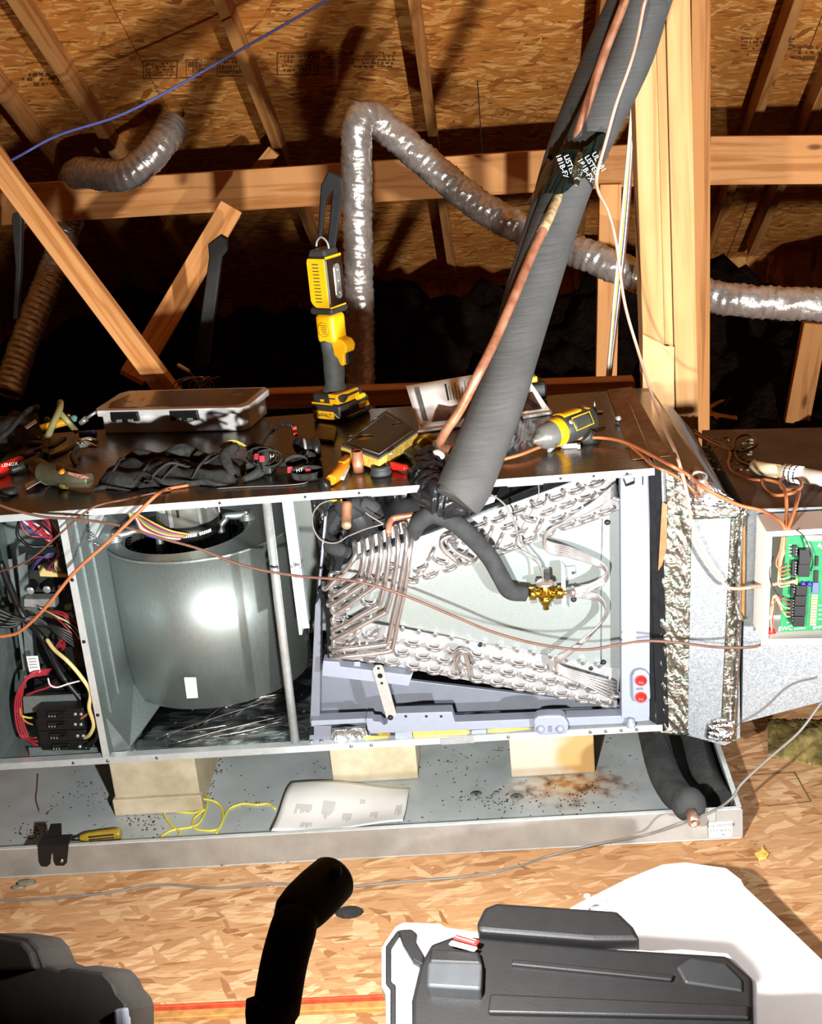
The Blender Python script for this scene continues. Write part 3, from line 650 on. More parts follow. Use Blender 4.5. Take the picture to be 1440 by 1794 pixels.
for i in range(11):
    c = ['red_wire', 'red_wire', 'red_wire', 'white', 'purple_wire', 'blue_wire'][i % 6]; e = lambda s=6: rnd.uniform(-s, s)
    cw(c, .0016, (100+e(4), 955+e(3), .14), (85+e(8), 940+e(6), .1), (60+e(14), 925+e(12), .08), (40+e(10), 905+e(6), .09), (62+e(8), 898+e(4), .12), (92+e(6), 925+e(10), .1), (102+e(3), 958+e(3), .13))
for i in range(9):
    c = ['purple_wire', 'purple_wire', 'red_wire', 'blue_wire', 'yellow_wire', 'white', 'cream_wire', 'orange_wire', 'blue_wire'][i]; e = lambda s=4: rnd.uniform(-s, s)
    cw(c, .0018, (102+e(3), 950+e(3), .12), (104+e(3), 970+e(3), .1), (94+i*3-12+e(2), 990+e(3), .11), (88+i*4, 1005+e(2), .15))
pt('plug_connector', M['cream_wire'], MB().prism([P2(66, 992, .13), P2(84, 990, .13), P2(92, 1004, .13), P2(120, 1006, .13), P2(116, 1012, .13), P2(70, 1010, .13)], (0, .01, 0)), bevel=.001)
for i in range(4): cw(['purple_wire', 'black', 'purple_wire', 'blue_wire'][i], .0022, (104, 968+i, .12), (85, 976-i*2, .1), (66, 976+i*3, .1), (56, 986+i*4, .12))
for i in range(7):
    c = ['red_wire', 'red_wire', 'purple_wire', 'cream_wire', 'black', 'white', 'red_wire'][i]; e = lambda s=5: rnd.uniform(-s, s)
    cw(c, .0018, (72+e(), 1068+e(), .13), (100+e(), 1070+i*3+e(2), .1), (125+e(4), 1082+i*4, .09), (140, 1095+i*5, .09))
for i in range(3): cw('red_wire', .0022, (97+i*6, 1135, .11), (106, 1122+i*2, .1), (112, 1120, .1), (108+i*3, 1140, .13))
cw('red_wire', .0022, (40, 1222, .1), (60, 1212, .1), (80, 1206, .1), (100, 1196, .1))
for y in (1063, 1078): pt('relay', M['cream_wire'], MB().obox(P2(122, y, .15), .018, .012, .009), bevel=.001)
pt('relay', M['black'], MB().prism([P2(112, 1134, .12), P2(146, 1134, .12), P2(150, 1168, .12), P2(116, 1170, .12)], (0, .03, 0)), bevel=.001)
pt('relay', M['black'], MB().prism([P2(60, 1190, .16), P2(146, 1190, .16), P2(150, 1215, .16), P2(60, 1215, .16)], (0, .03, 0)), bevel=.001)
pt('blue_connector', M['blue_wire'], MB().obox(P2(130, 1068, .12), .008, .012, .016), bevel=.001)
# --- coil section
CYs = .035
coil = MB().prism([PY(660, 1088, CYs), PY(600, 1075, CYs), PY(600, 1035, CYs), PY(710, 1030, CYs), PY(835, 985, CYs), PY(1085, 893, CYs), PY(1088, 1176, CYs)], (0, .002, 0)).build('delta_plate', M['delta'], AH)
for a, b in (((660, 1087), (1050, 1166)), ((1055, 908), (1053, 1163)), ((845, 984), (1050, 908))):
    MB().tube([PY(*a, CYs-.001), PY(*b, CYs-.001)], .0011, 6, sp=False).build('fold_edge', M['alu'], coil)
for p in ((1064, 915), (1004, 1002), (1005, 1050), (1057, 1160), (1035, 1170), (841, 1129)): screw(AH, PY(*p, CYs-.001), .0045, 'black')
up = [PY(600, 990, CYs-.003), PY(820, 910, CYs-.003), PY(1016, 839, CYs-.003), PY(1078, 832, CYs-.003), PY(1085, 892, CYs-.003), PY(835, 986, CYs-.003), PY(708, 1033, CYs-.003), PY(575, 1042, CYs-.003)]
lo = [PY(578, 1080, CYs-.003), PY(700, 1100, CYs-.003), PY(1087, 1172, CYs-.003), PY(1080, 1240, CYs-.003), PY(820, 1192, CYs-.003), PY(673, 1163, CYs-.003), PY(590, 1152, CYs-.003)]
US = MB().prism(up, (0, .003, 0)).build('coil_slab', M['alu_plate'], AH); LS = MB().prism(lo, (0, .003, 0)).build('coil_slab', M['alu_plate'], AH)
fin = plain('coil_fins', 'a8acae', .4, .9, .15, 300, .4, 600)
MB().prism([p+V((0, .004, 0)) for p in up[:1]+up[2:]], (0, .42, 0)).build('fin_block', fin, US); MB().prism([p+V((0, .004, 0)) for p in lo], (0, .42, 0)).build('fin_block', fin, LS)
# white flange strip and dark space behind the headers
pt('slab_flange_and_shade', M['flange'], MB().prism([PY(602, 962, .06), PY(735, 900, .06), PY(870, 868, .06), PY(865, 880, .06), PY(728, 925, .06), PY(612, 985, .06)], (0, .003, 0)))
pt('slab_flange_and_shade', M['dark_void'], MB().prism([PY(600, 985, .055), PY(728, 926, .055), PY(868, 882, .055), PY(960, 842, .055), PY(1018, 838, .055), PY(820, 912, .055), PY(606, 1000, .055)], (0, .003, 0)))  # dark sheet painted in for the shaded space behind the headers
# bright liner with stripes at the back of the coil section
def bstripe(u, v): return V((-.62+.60*u, .30+.012*math.sin(u*42)+.008*math.sin(u*97+1), .40+.262*v))
pt('foil_liner', M['stripe'] if 'stripe' in M else M['alu_plate'], MB().grid(bstripe, 90, 2, (0, .003, 0)))
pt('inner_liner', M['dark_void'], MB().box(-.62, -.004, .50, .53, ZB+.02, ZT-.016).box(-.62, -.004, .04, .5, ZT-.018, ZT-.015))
# return bends: tube arcs that stand out from the tube sheet
def ubend_mesh(L, r=.0042, out=.022):
    pts = [V((-L/2, .004, 0)), V((-L/2, -out*.45, 0))]
    for i in range(1, 8):
        a = PI*i/8; pts.append(V((-L/2*math.cos(a), -out*.45-out*.55*math.sin(a), 0)))
    pts += [V((L/2, -out*.45, 0)), V((L/2, .004, 0))]
    return MB().tube(pts, r, 9, sp=False)
protos = {}
def ubend(par, x, y, ang, L=.024, name='return_bend', out=.022):
    P = PY(x, y, CYs-.003); key = (name, L)
    Mx = Matrix.Rotation(-math.radians(ang), 3, 'Y')
    if key not in protos:
        o = ubend_mesh(L, out=out).build(name, M['alu'], par, origin=(0, 0, 0)); place(o, P, par); o.rotation_mode = 'QUATERNION'; o.rotation_quaternion = Mx.to_quaternion(); protos[key] = o; return o
    return clone(protos[key], P, par, M=Mx)
rnd = random.Random(5)
# upper slab: four rows following the slope (about 20 degrees)
def sl_u(x): return 910-(x-820)*.362
for r_ in range(4):
    off = (r_ % 2)*17
    x = 738+off
    while x < 1080:
        y = sl_u(x)+14+r_*18.5
        if y > 838 and not (x < 800 and r_ < 1):
            ubend(US, x, y, rnd.choice((18, 18, 22, -25, 60)) if r_ in (1, 2) else 18, .026)
        x += 34
for r_ in range(3):
    off = (0, 19, 2)[r_]; x = 612+off
    while x < 1082:
        y = 1086+(x-600)*.19+14+r_*20
        ubend(LS, x, y, (-12, -10, -8)[r_]+rnd.choice((0, 0, 6, -8)), .026)
        x += 37
for i in range(13):                                       # capped stubs along the upper edge of the lower slab
    x = 705+i*18.5*1.55; y = 1100+(x-700)*.186
    P = PY(x, y, CYs-.003); MB().lathe(P, (0, -1, .25), [(.0048, 0), (.0048, .010), (.0025, .014), (0, .015)], 9).build('tube_stub', M['alu'], LS)
for i in range(9):
    x = 850+i*27; P = PY(x, sl_u(x)+8, CYs-.003)
    if P.z < .652: MB().lathe(P, (0, -1, .25), [(.0048, 0), (.0048, .010), (.0025, .014), (0, .015)], 9).build('tube_stub', M['alu'], US)
# long crossover bends
def ctube(par, r, *pts, m='alu', name='crossover_tube', n=9, k=5):
    return MB().tube([PY(p[0], p[1], p[2]) for p in pts], r, n, k).build(name, M[m], par)
ctube(US, .0045, (802, 940, .02), (790, 938, .005), (774, 946, .0), (776, 962, .0), (800, 984, .005), (806, 988, .025))
ctube(US, .0045, (796, 947, .022), (786, 950, .008), (796, 965, .006), (825, 981, .006), (828, 984, .025))
ctube(LS, .0045, (803, 1160, .025), (797, 1146, .006), (808, 1139, .0), (816, 1150, .004), (824, 1185, .008), (826, 1188, .025))
ctube(LS, .0045, (803, 1186, .025), (800, 1165, .006), (802, 1150, .002), (815, 1141, .0), (828, 1152, .01), (830, 1160, .025))
# headers: parallel tubes that run from the slab top down and around the nose
H = [[(620, 950), (622, 974), (605, 998), (590, 1014), (570, 1032)],
     [(635, 945), (637, 974), (632, 1006), (622, 1020), (582, 1044)],
     [(649, 940), (652, 972), (644, 1014), (634, 1026), (580, 1060)],
     [(665, 935), (667, 974), (659, 1020), (650, 1032), (592, 1071)],
     [(680, 934), (681, 974), (673, 1026), (664, 1060), (654, 1066), (588, 1102)],
     [(693, 923), (697, 962), (688, 1028), (678, 1068), (666, 1078), (588, 1118)],
     [(707, 918), (712, 953), (700, 1030), (686, 1094), (679, 1124), (668, 1130), (586, 1138)],
     [(724, 935), (717, 972), (709, 1032), (695, 1098), (688, 1132), (676, 1142), (588, 1151)]]
for i, h in enumerate(H):
    pts = [PY(h[0][0]+2, h[0][1]+8, .05), PY(h[0][0], h[0][1], .02)] + [PY(x, y, -.004-.0006*j) for j, (x, y) in enumerate(h[1:])]
    pts.append(pts[-1]+V((-.006, .03, .0)))
    pt('header_tube', M['alu'], MB().tube(pts, .0049, 10, 5))
pt('copper_joint', M['copper'], MB().tube([PY(680, 934, .01), PY(682, 918, .02), PY(688, 909, .03), PY(705, 905, .03), PY(732, 901, .03)], .0062, 10))
for i, (a, b) in enumerate((((640, 868), (590, 884)), ((618, 900), (575, 1005)))): pass
for i in range(7):
    y = 1010+i*19.5; ctube(LS if i > 3 else US, .0046, (598+i*1.5, y-5, .03), (583+i*.8, y-7, .01), (579+i*.8, y, .006), (584+i*.8, y+7, .01), (600+i*1.5, y+5, .03), name='return_bend')
for (x, y) in ((628, 1036), (646, 1052), (608, 1060), (612, 1082), (640, 1078), (626, 1100), (655, 1104), (616, 1120), (640, 1128), (632, 1010), (606, 1030), (660, 1010), (690, 985), (676, 1002), (735, 1000), (722, 1012)):
    ubend(LS, x, y, rnd.choice((25, -15, 40)), .024)
pt('nose_plate', M['alu_plate'], MB().prism([PY(572, 1018, .05), PY(600, 990, .05), PY(712, 990, .05), PY(710, 1036, .05), PY(690, 1165, .05), PY(592, 1156, .05)], (0, .003, 0)))
# suction stub, insulated lines at the upper left of the coil
pt('foam_sleeve', M['black_rubber'], MB().tube([PY(640, 868, .10), PY(628, 885, .09), PY(606, 890, .07), PY(603, 868, .1)], [.016, .022, .021, .018], 14))
pt('foam_sleeve', M['black_rubber'], MB().tube([PY(632, 880, .08), PY(652, 890, .08), PY(662, 905, .08), PY(668, 925, .09)], [.015, .016, .014, .012], 14))
pt('suction_stub', M['copper'], MB().tube([PY(608, 880, .05), PY(607, 904, .035), PY(607, 919, .02)], .0095, 16))
pt('stub_cap', plain('copper_cap', 'd8b48a', .35, .7, .05, 30), MB().ball(PY(607, 920, .016), (.0098, .006, .0088), 14))
pt('foam_sleeve', M['black_rubber'], MB().tube([PY(590, 895, .14), PY(578, 925, .1), PY(572, 945, .07), PY(585, 958, .04), PY(603, 966, .03), PY(618, 968, .05)], [.016, .018, .018, .016, .013, .011], 14))
pt('brass_port', M['brass'], MB().lathe(PY(587, 876, .03), (1, 0, 0), [(.004, -.012), (.0055, -.008), (.0055, -.002), (.0035, 0), (.0035, .008), (.006, .009), (.006, .014), (0, .014)], 8))
pt('liner_flap', M['dark_void'], MB().prism([PY(570, 905, .12), PY(600, 880, .12), PY(600, 930, .12), PY(585, 965, .12), PY(566, 965, .12)], (0, .004, 0)))
pt('nose_seal', M['dark_void'], MB().prism([PY(556, 1034, .02), PY(562, 1030, .02), PY(582, 1078, .02), PY(582, 1150, .02), PY(574, 1158, .02), PY(571, 1082, .02)], (0, .03, 0)))
for pts in ([(580, 876), (560, 884), (548, 902), (549, 925), (560, 944), (576, 951), (592, 950), (608, 940)], [(608, 940), (640, 927), (672, 918)], [(672, 918), (650, 905), (640, 898)]):
    pt('sensor_wire', M['grey_wire'], MB().tube([PY(x, y, .02) for x, y in pts], .0015, 6))
# insulated liquid line to the valve
pt('insulated_line', M['black_rubber'], MB().tube([PY(723, 938, .02), PY(735, 914, .0), PY(760, 901, -.005), (PY(795, 915, -.01)), PY(830, 945, -.012), PY(858, 977, -.012), PY(877, 1010, -.008), PY(893, 1035, -.004), PY(922, 1040, 0)], [.0135, .017, .018, .0175, .0170, .0165, .0165, .0165, .0150], 18, 8))
# expansion valve
VC = PY(955, 1040, 0)
tv = MB().lathe(VC+V((0, 0, .012)), (0, 0, -1), [(0, -.01), (.007, -.01), (.0105, -.006), (.0115, .004), (.0115, .016), (.010, .018), (.0125, .019), (.0125, .028), (.0085, .029), (.0085, .034), (.006, .036), (.006, .044), (0, .044)], 8).build('expansion_valve', M['brass'], AH)
MB().lathe(VC+V((-.030, 0, .002)), (1, 0, 0), [(0, 0), (.0125, 0), (.0125, .012), (.008, .013), (.008, .022), (.0105, .023), (.0105, .030), (0, .030)], 6).build('flare_nut', M['brass'], tv)
MB().lathe(VC+V((.008, 0, .001)), (1, 0, 0), [(.007, 0), (.007, .010), (.0125, .011), (.0125, .024), (.009, .026), (0, .026)], 6).build('flare_nut', M['brass'], tv)
MB().lathe(VC+V((0, 0, .021)), (0, 0, 1), [(0, -.002), (.0165, -.002), (.017, .0), (.0165, .003), (.010, .006), (0, .007)], 24).build('power_head', plain('valve_head', 'd8c8b8', .3, .8, .05, 30), tv)
MB().obox(VC+V((.006, .01, .034)), .012, .012, .018).build('capillary_clip', M['black'], tv, bevel=.001)
MB().obox(VC+V((.0, .012, .023)), .034, .014, .004).build('head_gasket', M['black'], tv)
pt('sensing_line', M['grey_wire'], MB().tube([VC+V((-.003, -.004, .026)), PY(950, 1005, -.004), PY(944, 988, 0), PY(925, 965, 0), PY(907, 938, 0), PY(898, 905, 0), PY(880, 880, 0), PY(858, 866, .01), PY(836, 860, .02)], .0019, 7))
pt('sensing_line', M['grey_wire'], MB().tube([PY(947, 1000, 0), PY(940, 985, .005), PY(915, 970, .01), PY(904, 960, .01), PY(903, 945, .01), PY(915, 922, .01), PY(935, 890, .01), PY(944, 862, .01), PY(941, 842, .02)], .0011, 6))
# distributor bracket, distributor and feeder tubes
pt('valve_bracket', M['alu_plate'], MB().prism([PY(983, 993, .0), PY(990, 1003, .0), PY(993, 1070, .0), PY(984, 1060, .0)], (.0015, .03, 0)).prism([PY(986, 994, .03), PY(1008, 992, .03), PY(1008, 1010, .03), PY(990, 1012, .03)], (0, .002, 0)))
pt('distributor', M['alu'], MB().lathe(PY(988, 1038, 0), (1, 0, 0), [(0, 0), (.006, 0), (.006, .004), (.010, .006), (.010, .014), (.012, .016), (.008, .022), (0, .022)], 16))
for i in range(6):
    t = i/5-.5
    pt('feeder_tube', M['alu'], MB().tube([PY(1001, 1036+t*8, .0), PY(1030, 1030+t*10, -.002), PY(1056, 1018+t*12, -.004+.003*i), PY(1063, 1000+t*8, -.004+.003*i), PY(1045, 985+t*10, -.004), PY(1000, 968+t*16, 0), PY(965, 960+t*18, 0), PY(952, 948+t*10, -.004), PY(964, 930+t*6, -.006), PY(1000, 908-t*4, -.006), PY(1040, 885-12*t, -.004), PY(1072, 862-20*t, .0), PY(1078, 858-20*t, .03)], .0022, 7, 5))
    pt('feeder_tube', M['alu'], MB().tube([PY(1001, 1040+t*8, .0), PY(1030, 1042+t*12, -.002), PY(1052, 1050+t*8, -.004+.003*i), PY(1062, 1070+t*6, -.004+.003*i), PY(1052, 1092, -.004+.002*i), PY(1025, 1120+t*6, -.006), PY(990, 1148+t*8, -.006), PY(972, 1160+t*12, -.004), PY(985, 1175+t*14, -.002), PY(1030, 1192+t*20, -.002), PY(1070, 1208+t*30, .005), PY(1080, 1211+t*30, .03)], .0022, 7, 5))
# --- grey plastic frame and drain pans
def pp(name, m, pts, th=.012, Y=.0, par=AH, bev=.001, label=None): return MB().prism([PY(p[0], p[1], p[2] if len(p) > 2 else Y) for p in pts], (0, th, 0)).build(name, m, par, bevel=bev, label=label)
pf = pp('plastic_frame', M['grey_plastic'], [(1087, 830), (1139, 828), (1138, 1256), (1089, 1258)], .04, .002)
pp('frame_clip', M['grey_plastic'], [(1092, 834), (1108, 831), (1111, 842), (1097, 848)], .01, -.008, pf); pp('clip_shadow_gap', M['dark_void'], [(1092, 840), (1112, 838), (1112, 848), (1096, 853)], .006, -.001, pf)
pp('frame_slot', M['dark_void'], [(1125, 834), (1127, 834), (1127, 850), (1125, 850)], .001, .001, pf)
for a in ([(1092, 872), (1115, 869), (1118, 908), (1096, 913)], [(1092, 1098), (1116, 1095), (1113, 1131), (1090, 1134)]): pp('blank_sticker', M['white'], a, .001, .001, pf)
pp('port_boss', M['grey_plastic'], [(1107, 1185), (1112, 1176), (1122, 1173), (1132, 1176), (1138, 1184), (1140, 1225), (1134, 1232), (1122, 1235), (1112, 1231), (1108, 1222)], .02, -.008, pf, .004)
for y in (1192, 1221):
    MB().lathe(PY(1123, y, -.009), (0, -1, 0), [(.0108, 0), (.0108, .003), (.0085, .0035), (.0085, .0015), (.002, .0012), (0, .0012)], 20).build('red_plug', M['red'], pf)
    MB().obox(PY(1123, y, -.0095), .012, .004, .0018, rot('Y', 35)).build('plug_web', M['red'], pf)
MB().obox(PY(1121, 1207, -.009), .012, .003, .004).build('boss_slot', M['grey_plastic_d'], pf)
pp('black_edge', M['dark_void'], [(1139, 828), (1149, 828), (1148, 1268), (1138, 1262)], .02, .001)
# drain pan
dp = pp('drain_pan', M['grey_plastic_d'], [(560, 1160), (700, 1190), (1085, 1236), (1088, 1262), (830, 1272), (548, 1270), (545, 1262)], .01, .10)
pp('pan_wall', M['grey_plastic'], [(566, 1158), (594, 1160), (596, 1168), (717, 1183), (724, 1177), (716, 1202), (564, 1184)], .03, .005, dp)
pp('pan_side', M['grey_plastic_d'], [(552, 1060), (562, 1045), (560, 1262), (543, 1268)], .04, .03, dp)
pp('pan_side', M['grey_plastic'], [(568, 905), (572, 905), (560, 1040), (556, 1040)], .03, .04, dp)
pp('pan_ledge', M['grey_plastic'], [(545, 1263), (640, 1259), (643, 1266), (545, 1272)], .03, .01, dp)
pp('pan_ledge', M['grey_plastic'], [(641, 1259), (652, 1259), (654, 1264), (666, 1265), (672, 1271), (678, 1268), (680, 1253), (693, 1250), (792, 1247), (797, 1265), (1085, 1254), (1140, 1253), (1140, 1262), (1085, 1268), (820, 1279), (650, 1285), (644, 1278)], .03, .004, dp)
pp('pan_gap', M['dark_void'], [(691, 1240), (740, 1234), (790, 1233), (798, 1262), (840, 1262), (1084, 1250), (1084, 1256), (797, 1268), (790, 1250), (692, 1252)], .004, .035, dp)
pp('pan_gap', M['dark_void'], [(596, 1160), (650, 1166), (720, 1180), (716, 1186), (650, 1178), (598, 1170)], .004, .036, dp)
pp('pan_rib', M['grey_plastic'], [(620, 1160), (631, 1160), (631, 1168), (620, 1168)], .004, .0, dp)
for x in (711, 747, 773): screw(dp, PY(x, 1255, .003), .0022, 'black')
for i in range(6): MB().lathe(PY(708+i*14.5, 1245-i*.8, .03), (0, -1, 0), [(.0022, 0), (.0022, .004), (0, .005)], 8).build('peg', M['grey_plastic'], dp)
st = MB()
c1, c2 = PY(663, 1174, -.002), PY(686, 1256, -.002); dr = (c2-c1).normalized(); sd_ = V((dr.z, 0, -dr.x))
ol = [c1+sd_*.0105*math.cos(a)-dr*.0105*math.sin(a) for a in [PI*i/8 for i in range(9)]] + [c2-sd_*.0105, c2+sd_*.0105]
st = MB().prism(ol, (0, .003, 0)).build('support_strap', M['steel'], AH)
for p in ((663, 1171), (669, 1197)): screw(st, PY(*p, -.003), .0022, 'black')
screw(st, PY(666, 1184, -.003), .004, 'dark_void'); screw(st, PY(684, 1257, -.003), .0045, 'black')
kb = pp('drain_port', M['grey_plastic'], [(934, 1262), (942, 1256), (958, 1254), (982, 1254), (990, 1258), (996, 1268), (996, 1280), (990, 1287), (945, 1289), (936, 1283)], .03, -.012, AH, .004)
for x in (947, 981): MB().ball(PY(x, 1277, -.012), (.0085, .008, .0085), 14).build('port_knob', M['grey_plastic'], kb)
MB().obox(PY(964, 1277, -.013), .006, .004, .012).build('port_web', M['grey_plastic_d'], kb)
MB().lathe(PY(1105, 1268, -.004), (0, 0, 1), [(.009, -.006), (.009, .003), (.0065, .005), (.0065, .010), (0, .013)], 14).build('drain_knob', M['grey_plastic'], AH)
# yellow insulation showing at the bottom
for a in ([(722, 1282), (815, 1279), (824, 1283), (816, 1287), (724, 1290)], [(853, 1279), (875, 1276), (930, 1276), (932, 1280), (856, 1287)], [(622, 1298), (650, 1290), (680, 1291), (686, 1296)]):
    pp('insulation_edge', M['yellow_foam'], a, .02, .012, AH, .002)
pp('foil_edge', M['foil'], [(580, 1280), (640, 1275), (645, 1288), (690, 1292), (690, 1300), (580, 1303)], .01, .014, AH)
pp('bottom_bracket', M['grey_plastic_d'], [(545, 1272), (580, 1272), (580, 1303), (540, 1306)], .01, .016, AH)
for x in (546, 563): screw(AH, PY(x, 1299, .014), .0035)
for y in (1278,): pp('bracket_slot', M['dark_void'], [(543, 1273), (550, 1273), (550, 1288), (543, 1288)], .001, .015, AH)
for (x0, x1) in ((692, 722), (826, 852), (932, 1090)): pp('plastic_foot', M['grey_plastic'], [(x0, 1284-(x0-690)*.03), (x1, 1283-(x1-690)*.03), (x1, 1292-(x1-690)*.045), (x0, 1294-(x0-690)*.045)], .02, .011, AH)
# ------------------------------------------------------------------ plenum, pan, blocks, right duct
def ppz(pts, Y): return [PY(p[0], p[1], p[2] if len(p) > 2 else Y) for p in pts]
PL = thing('taped_transition', 'sheet metal transition sealed with crinkled foil tape, joined to the cabinet', 'duct', (.08, .2, .13))
def q(name, m, pts, ext, par=PL, **k): return MB().prism([V(p) for p in pts], ext).build(name, m, par, **k)
def wrinkle(P0, P1, P2, P3, nu, nv, amp, seed, nrm=V((0, -1, 0)), th=.002):
    P0, P1, P2, P3 = map(V, (P0, P1, P2, P3)); rn = random.Random(seed); ph = [(rn.uniform(-60, 60), rn.uniform(-200, 200), rn.uniform(0, 6)) for _ in range(7)]
    def f(u, v):
        p = (P0*(1-u)+P1*u)*(1-v)+(P3*(1-u)+P2*u)*v
        e = min(1, 8*u, 8*(1-u))
        h = sum(math.sin(a*u*.3+b*v*.35+c) for a, b, c in ph)/7
        h2 = sum(math.sin(a*u*1.1-b*v*.9+c) for a, b, c in ph[:4])/4
        return p+nrm*(amp*e*(abs(h)*1.3+.5*h2))
    return MB().grid(f, nu, nv, nrm*-th, smooth=True)
Yt = .002
MB().prism([(.004, .006, .13), (.004, .006, .665), (.105, .006, .625), (.150, .006, .565), (.150, .006, .10), (.12, .006, .085)], (0, .52, 0)).build('core_box', M['spangle'], PL)
# tape panels on the front
wrinkle(PY(1160, 898, Yt), PY(1212, 903, Yt), PY(1207, 1288, Yt), PY(1146, 1285, Yt), 22, 110, .005, 1).build('foil_tape', M['tape'], PL)
wrinkle(PY(1280, 915, Yt-.002), PY(1309, 890, Yt), PY(1290, 1296, Yt), PY(1262, 1290, Yt-.002), 14, 110, .0035, 2).build('foil_tape', M['tape'], PL)
MB().prism(ppz([(1212, 897), (1280, 908), (1278, 1050), (1264, 1284), (1240, 1298), (1205, 1284)], Yt-.001), (0, .003, 0)).build('metal_strip', M['spangle'], PL)
MB().prism(ppz([(1160, 880), (1169, 884), (1168, 960), (1160, 990), (1153, 1000)], Yt-.006), (0, .004, 0)).build('brown_tape', plain('brown_tape', '9a6c40', .6, .1, .2, 60, .3, 200), PL)
MB().prism(ppz([(1301, 925), (1306, 925), (1304, 1080), (1297, 1090)], Yt-.004), (0, .004, 0)).build('brown_tape', M['orange_tape'], PL)
wrinkle(PY(1165, 826, .0), PY(1196, 826, .0), PY(1214, 905, .0), PY(1168, 900, .0), 16, 24, .006, 3).build('foil_tape', M['tape'], PL)
wrinkle(PY(1205, 878, .0), PY(1300, 886, .0), PY(1312, 906, .0), PY(1212, 910, .0), 30, 10, .005, 4).build('foil_tape', M['tape'], PL)
wrinkle(PY(1194, 828, .0), PY(1262, 858, .0), PY(1308, 892, .0), PY(1204, 884, .0), 30, 16, .007, 5).build('foil_tape', M['foil'], PL)
wrinkle(PY(1240, 1270, -.004), PY(1290, 1262, -.004), PY(1284, 1300, -.004), PY(1236, 1292, -.004), 16, 16, .008, 6).build('foil_tape', M['foil'], PL)
MB().tube([PY(1296, 950, -.006), PY(1293, 1020, -.010), PY(1290, 1060, -.006), PY(1298, 1088, -.012)], [.003, .006, .003, .006], 8).build('tape_fold', M['foil'], PL)
MB().tube([PY(1300, 890, .0), PY(1296, 1000, -.004), PY(1292, 1150, -.004), PY(1284, 1290, .0)], .004, 8).build('tape_fold', M['foil'], PL)
MB().box(.000, .012, .0, .54, .128, .668).build('end_collar', M['dark_void'], PL)
# tops: brown wood-look strip along the cabinet end and the taped top
q('top_sheet', M['cab_top'], [(.001, .0, .672), (.001, .54, .672), (.06, .54, .668), (.108, .006, .628)], (0, 0, .0015))
q('brown_tape', plain('brown_top_tape', '9a7040', .6, .1, .25, 30, .3), [(-.034, .05, .671), (-.034, .545, .671), (.02, .545, .6735), (.035, .05, .6735)], (0, 0, .001))
# right duct
RD = thing('supply_duct', 'dusty galvanised duct leaving the taped transition at the right edge', 'duct', (.4, .2, .15))
MB().prism(ppz([(1306, 893), (1560, 888), (1570, 1200), (1440, 1229), (1300, 1266)], .010), (0, .50, 0)).build('duct_body', M['spangle'], RD)
q('top_face', plain('dusty_duct_top', '6e5c50', .75, .3, .3, 9, .3, c2='4a3a30'), [PY(1306, 893, .01), PY(1560, 888, .01), PY(1560, 888, .01)+V((0, .50, 0)), PY(1306, 893, .01)+V((0, .50, 0))], (0, 0, .002), RD)
for a, b in (((1306, 893), (1560, 886)),): MB().tube([PY(*a, .008), PY(*b, .008)], .002, 6, sp=False).build('seam', M['spangle'], RD)
MB().ball(PY(1262, 1264, -.002), (.018, .004, .008), 12).build('tape_flap', M['foil'], RD)
# fittings on the duct top: copper-coloured tube stubs
st = thing('pipe_stub', 'short pale capped pipe standing through the foil tape at the duct corner', 'pipe', PY(1230, 850, .10))
MB().tube([PY(1218, 826, .05), PY(1238, 864, -.03)], .011, 16, sp=False).build('stub_pipe', plain('tan_pipe', 'b89a84', .5, .3, .1, 40), st)
MB().lathe(PY(1240, 866, -.03), (.15, -1, -.3), [(.009, .0), (.0115, 0), (.0115, .02), (.008, .02), (.008, .0)], 18).build('stub_collar', M['flange'], st)
MB().lathe(PY(1240, 866, -.03)+V((0, -.004, 0)), (.15, -1, -.3), [(.0, .0), (.0078, 0)], 18).build('stub_bore', M['dark_void'], st)
MB().lathe(PY(1224, 838, .0), (0, -.4, 1), [(.012, 0), (.016, .001), (.016, .006), (.012, .007)], 18).build('stub_ring', M['steel'], st)
# --- concrete blocks
cb = [(-1.105, -.930, .014), (-.668, -.491, .082), (-.300, -.130, .066)]
lab = ['concrete block under the blower end with a pale lower band', 'middle concrete block behind the printed sheet', 'concrete block stained orange at its right corner']
for (x0, x1, y0), l in zip(cb, lab):
    def blk(u, v): return V((x0+(x1-x0)*u, y0, .004+.1225*v))
    mb = MB().box(x0, x1, y0, y0+.36, .0045, .1285)
    if x1 < -.9: mb.box(x0-.004, x1+.004, y0-.010, y0+.01, .0045, .042)
    m = M['concrete']
    if x0 > -.31:
        t = NT('stained_concrete'); tc = t.n('ShaderNodeTexCoord').outputs['Object']; nz = t.n('ShaderNodeTexNoise', {'Vector': tc, 'Scale': 16.0, 'Detail': 6.0}).outputs['Fac']
        sx = t.n('ShaderNodeSeparateXYZ', {'Vector': tc}); f = t.n('ShaderNodeMath', {0: sx.outputs[0], 1: t.n('ShaderNodeMath', {0: nz, 1: .16}, operation='MULTIPLY').outputs[0]}, operation='ADD').outputs[0]
        f = t.n('ShaderNodeMapRange', {'Value': f, 'From Min': .09, 'From Max': .13}).outputs[0]
        t.set('Base Color', t.mix(f, t.mix(nz, lin('c4b8a4'), lin('9c8e78')), lin('a88452'))); t.set('Roughness', .9); t.bump(nz, .4, .002); m = t.m
    tag(mb.build('concrete_block', m, bevel=.003), l, 'block')
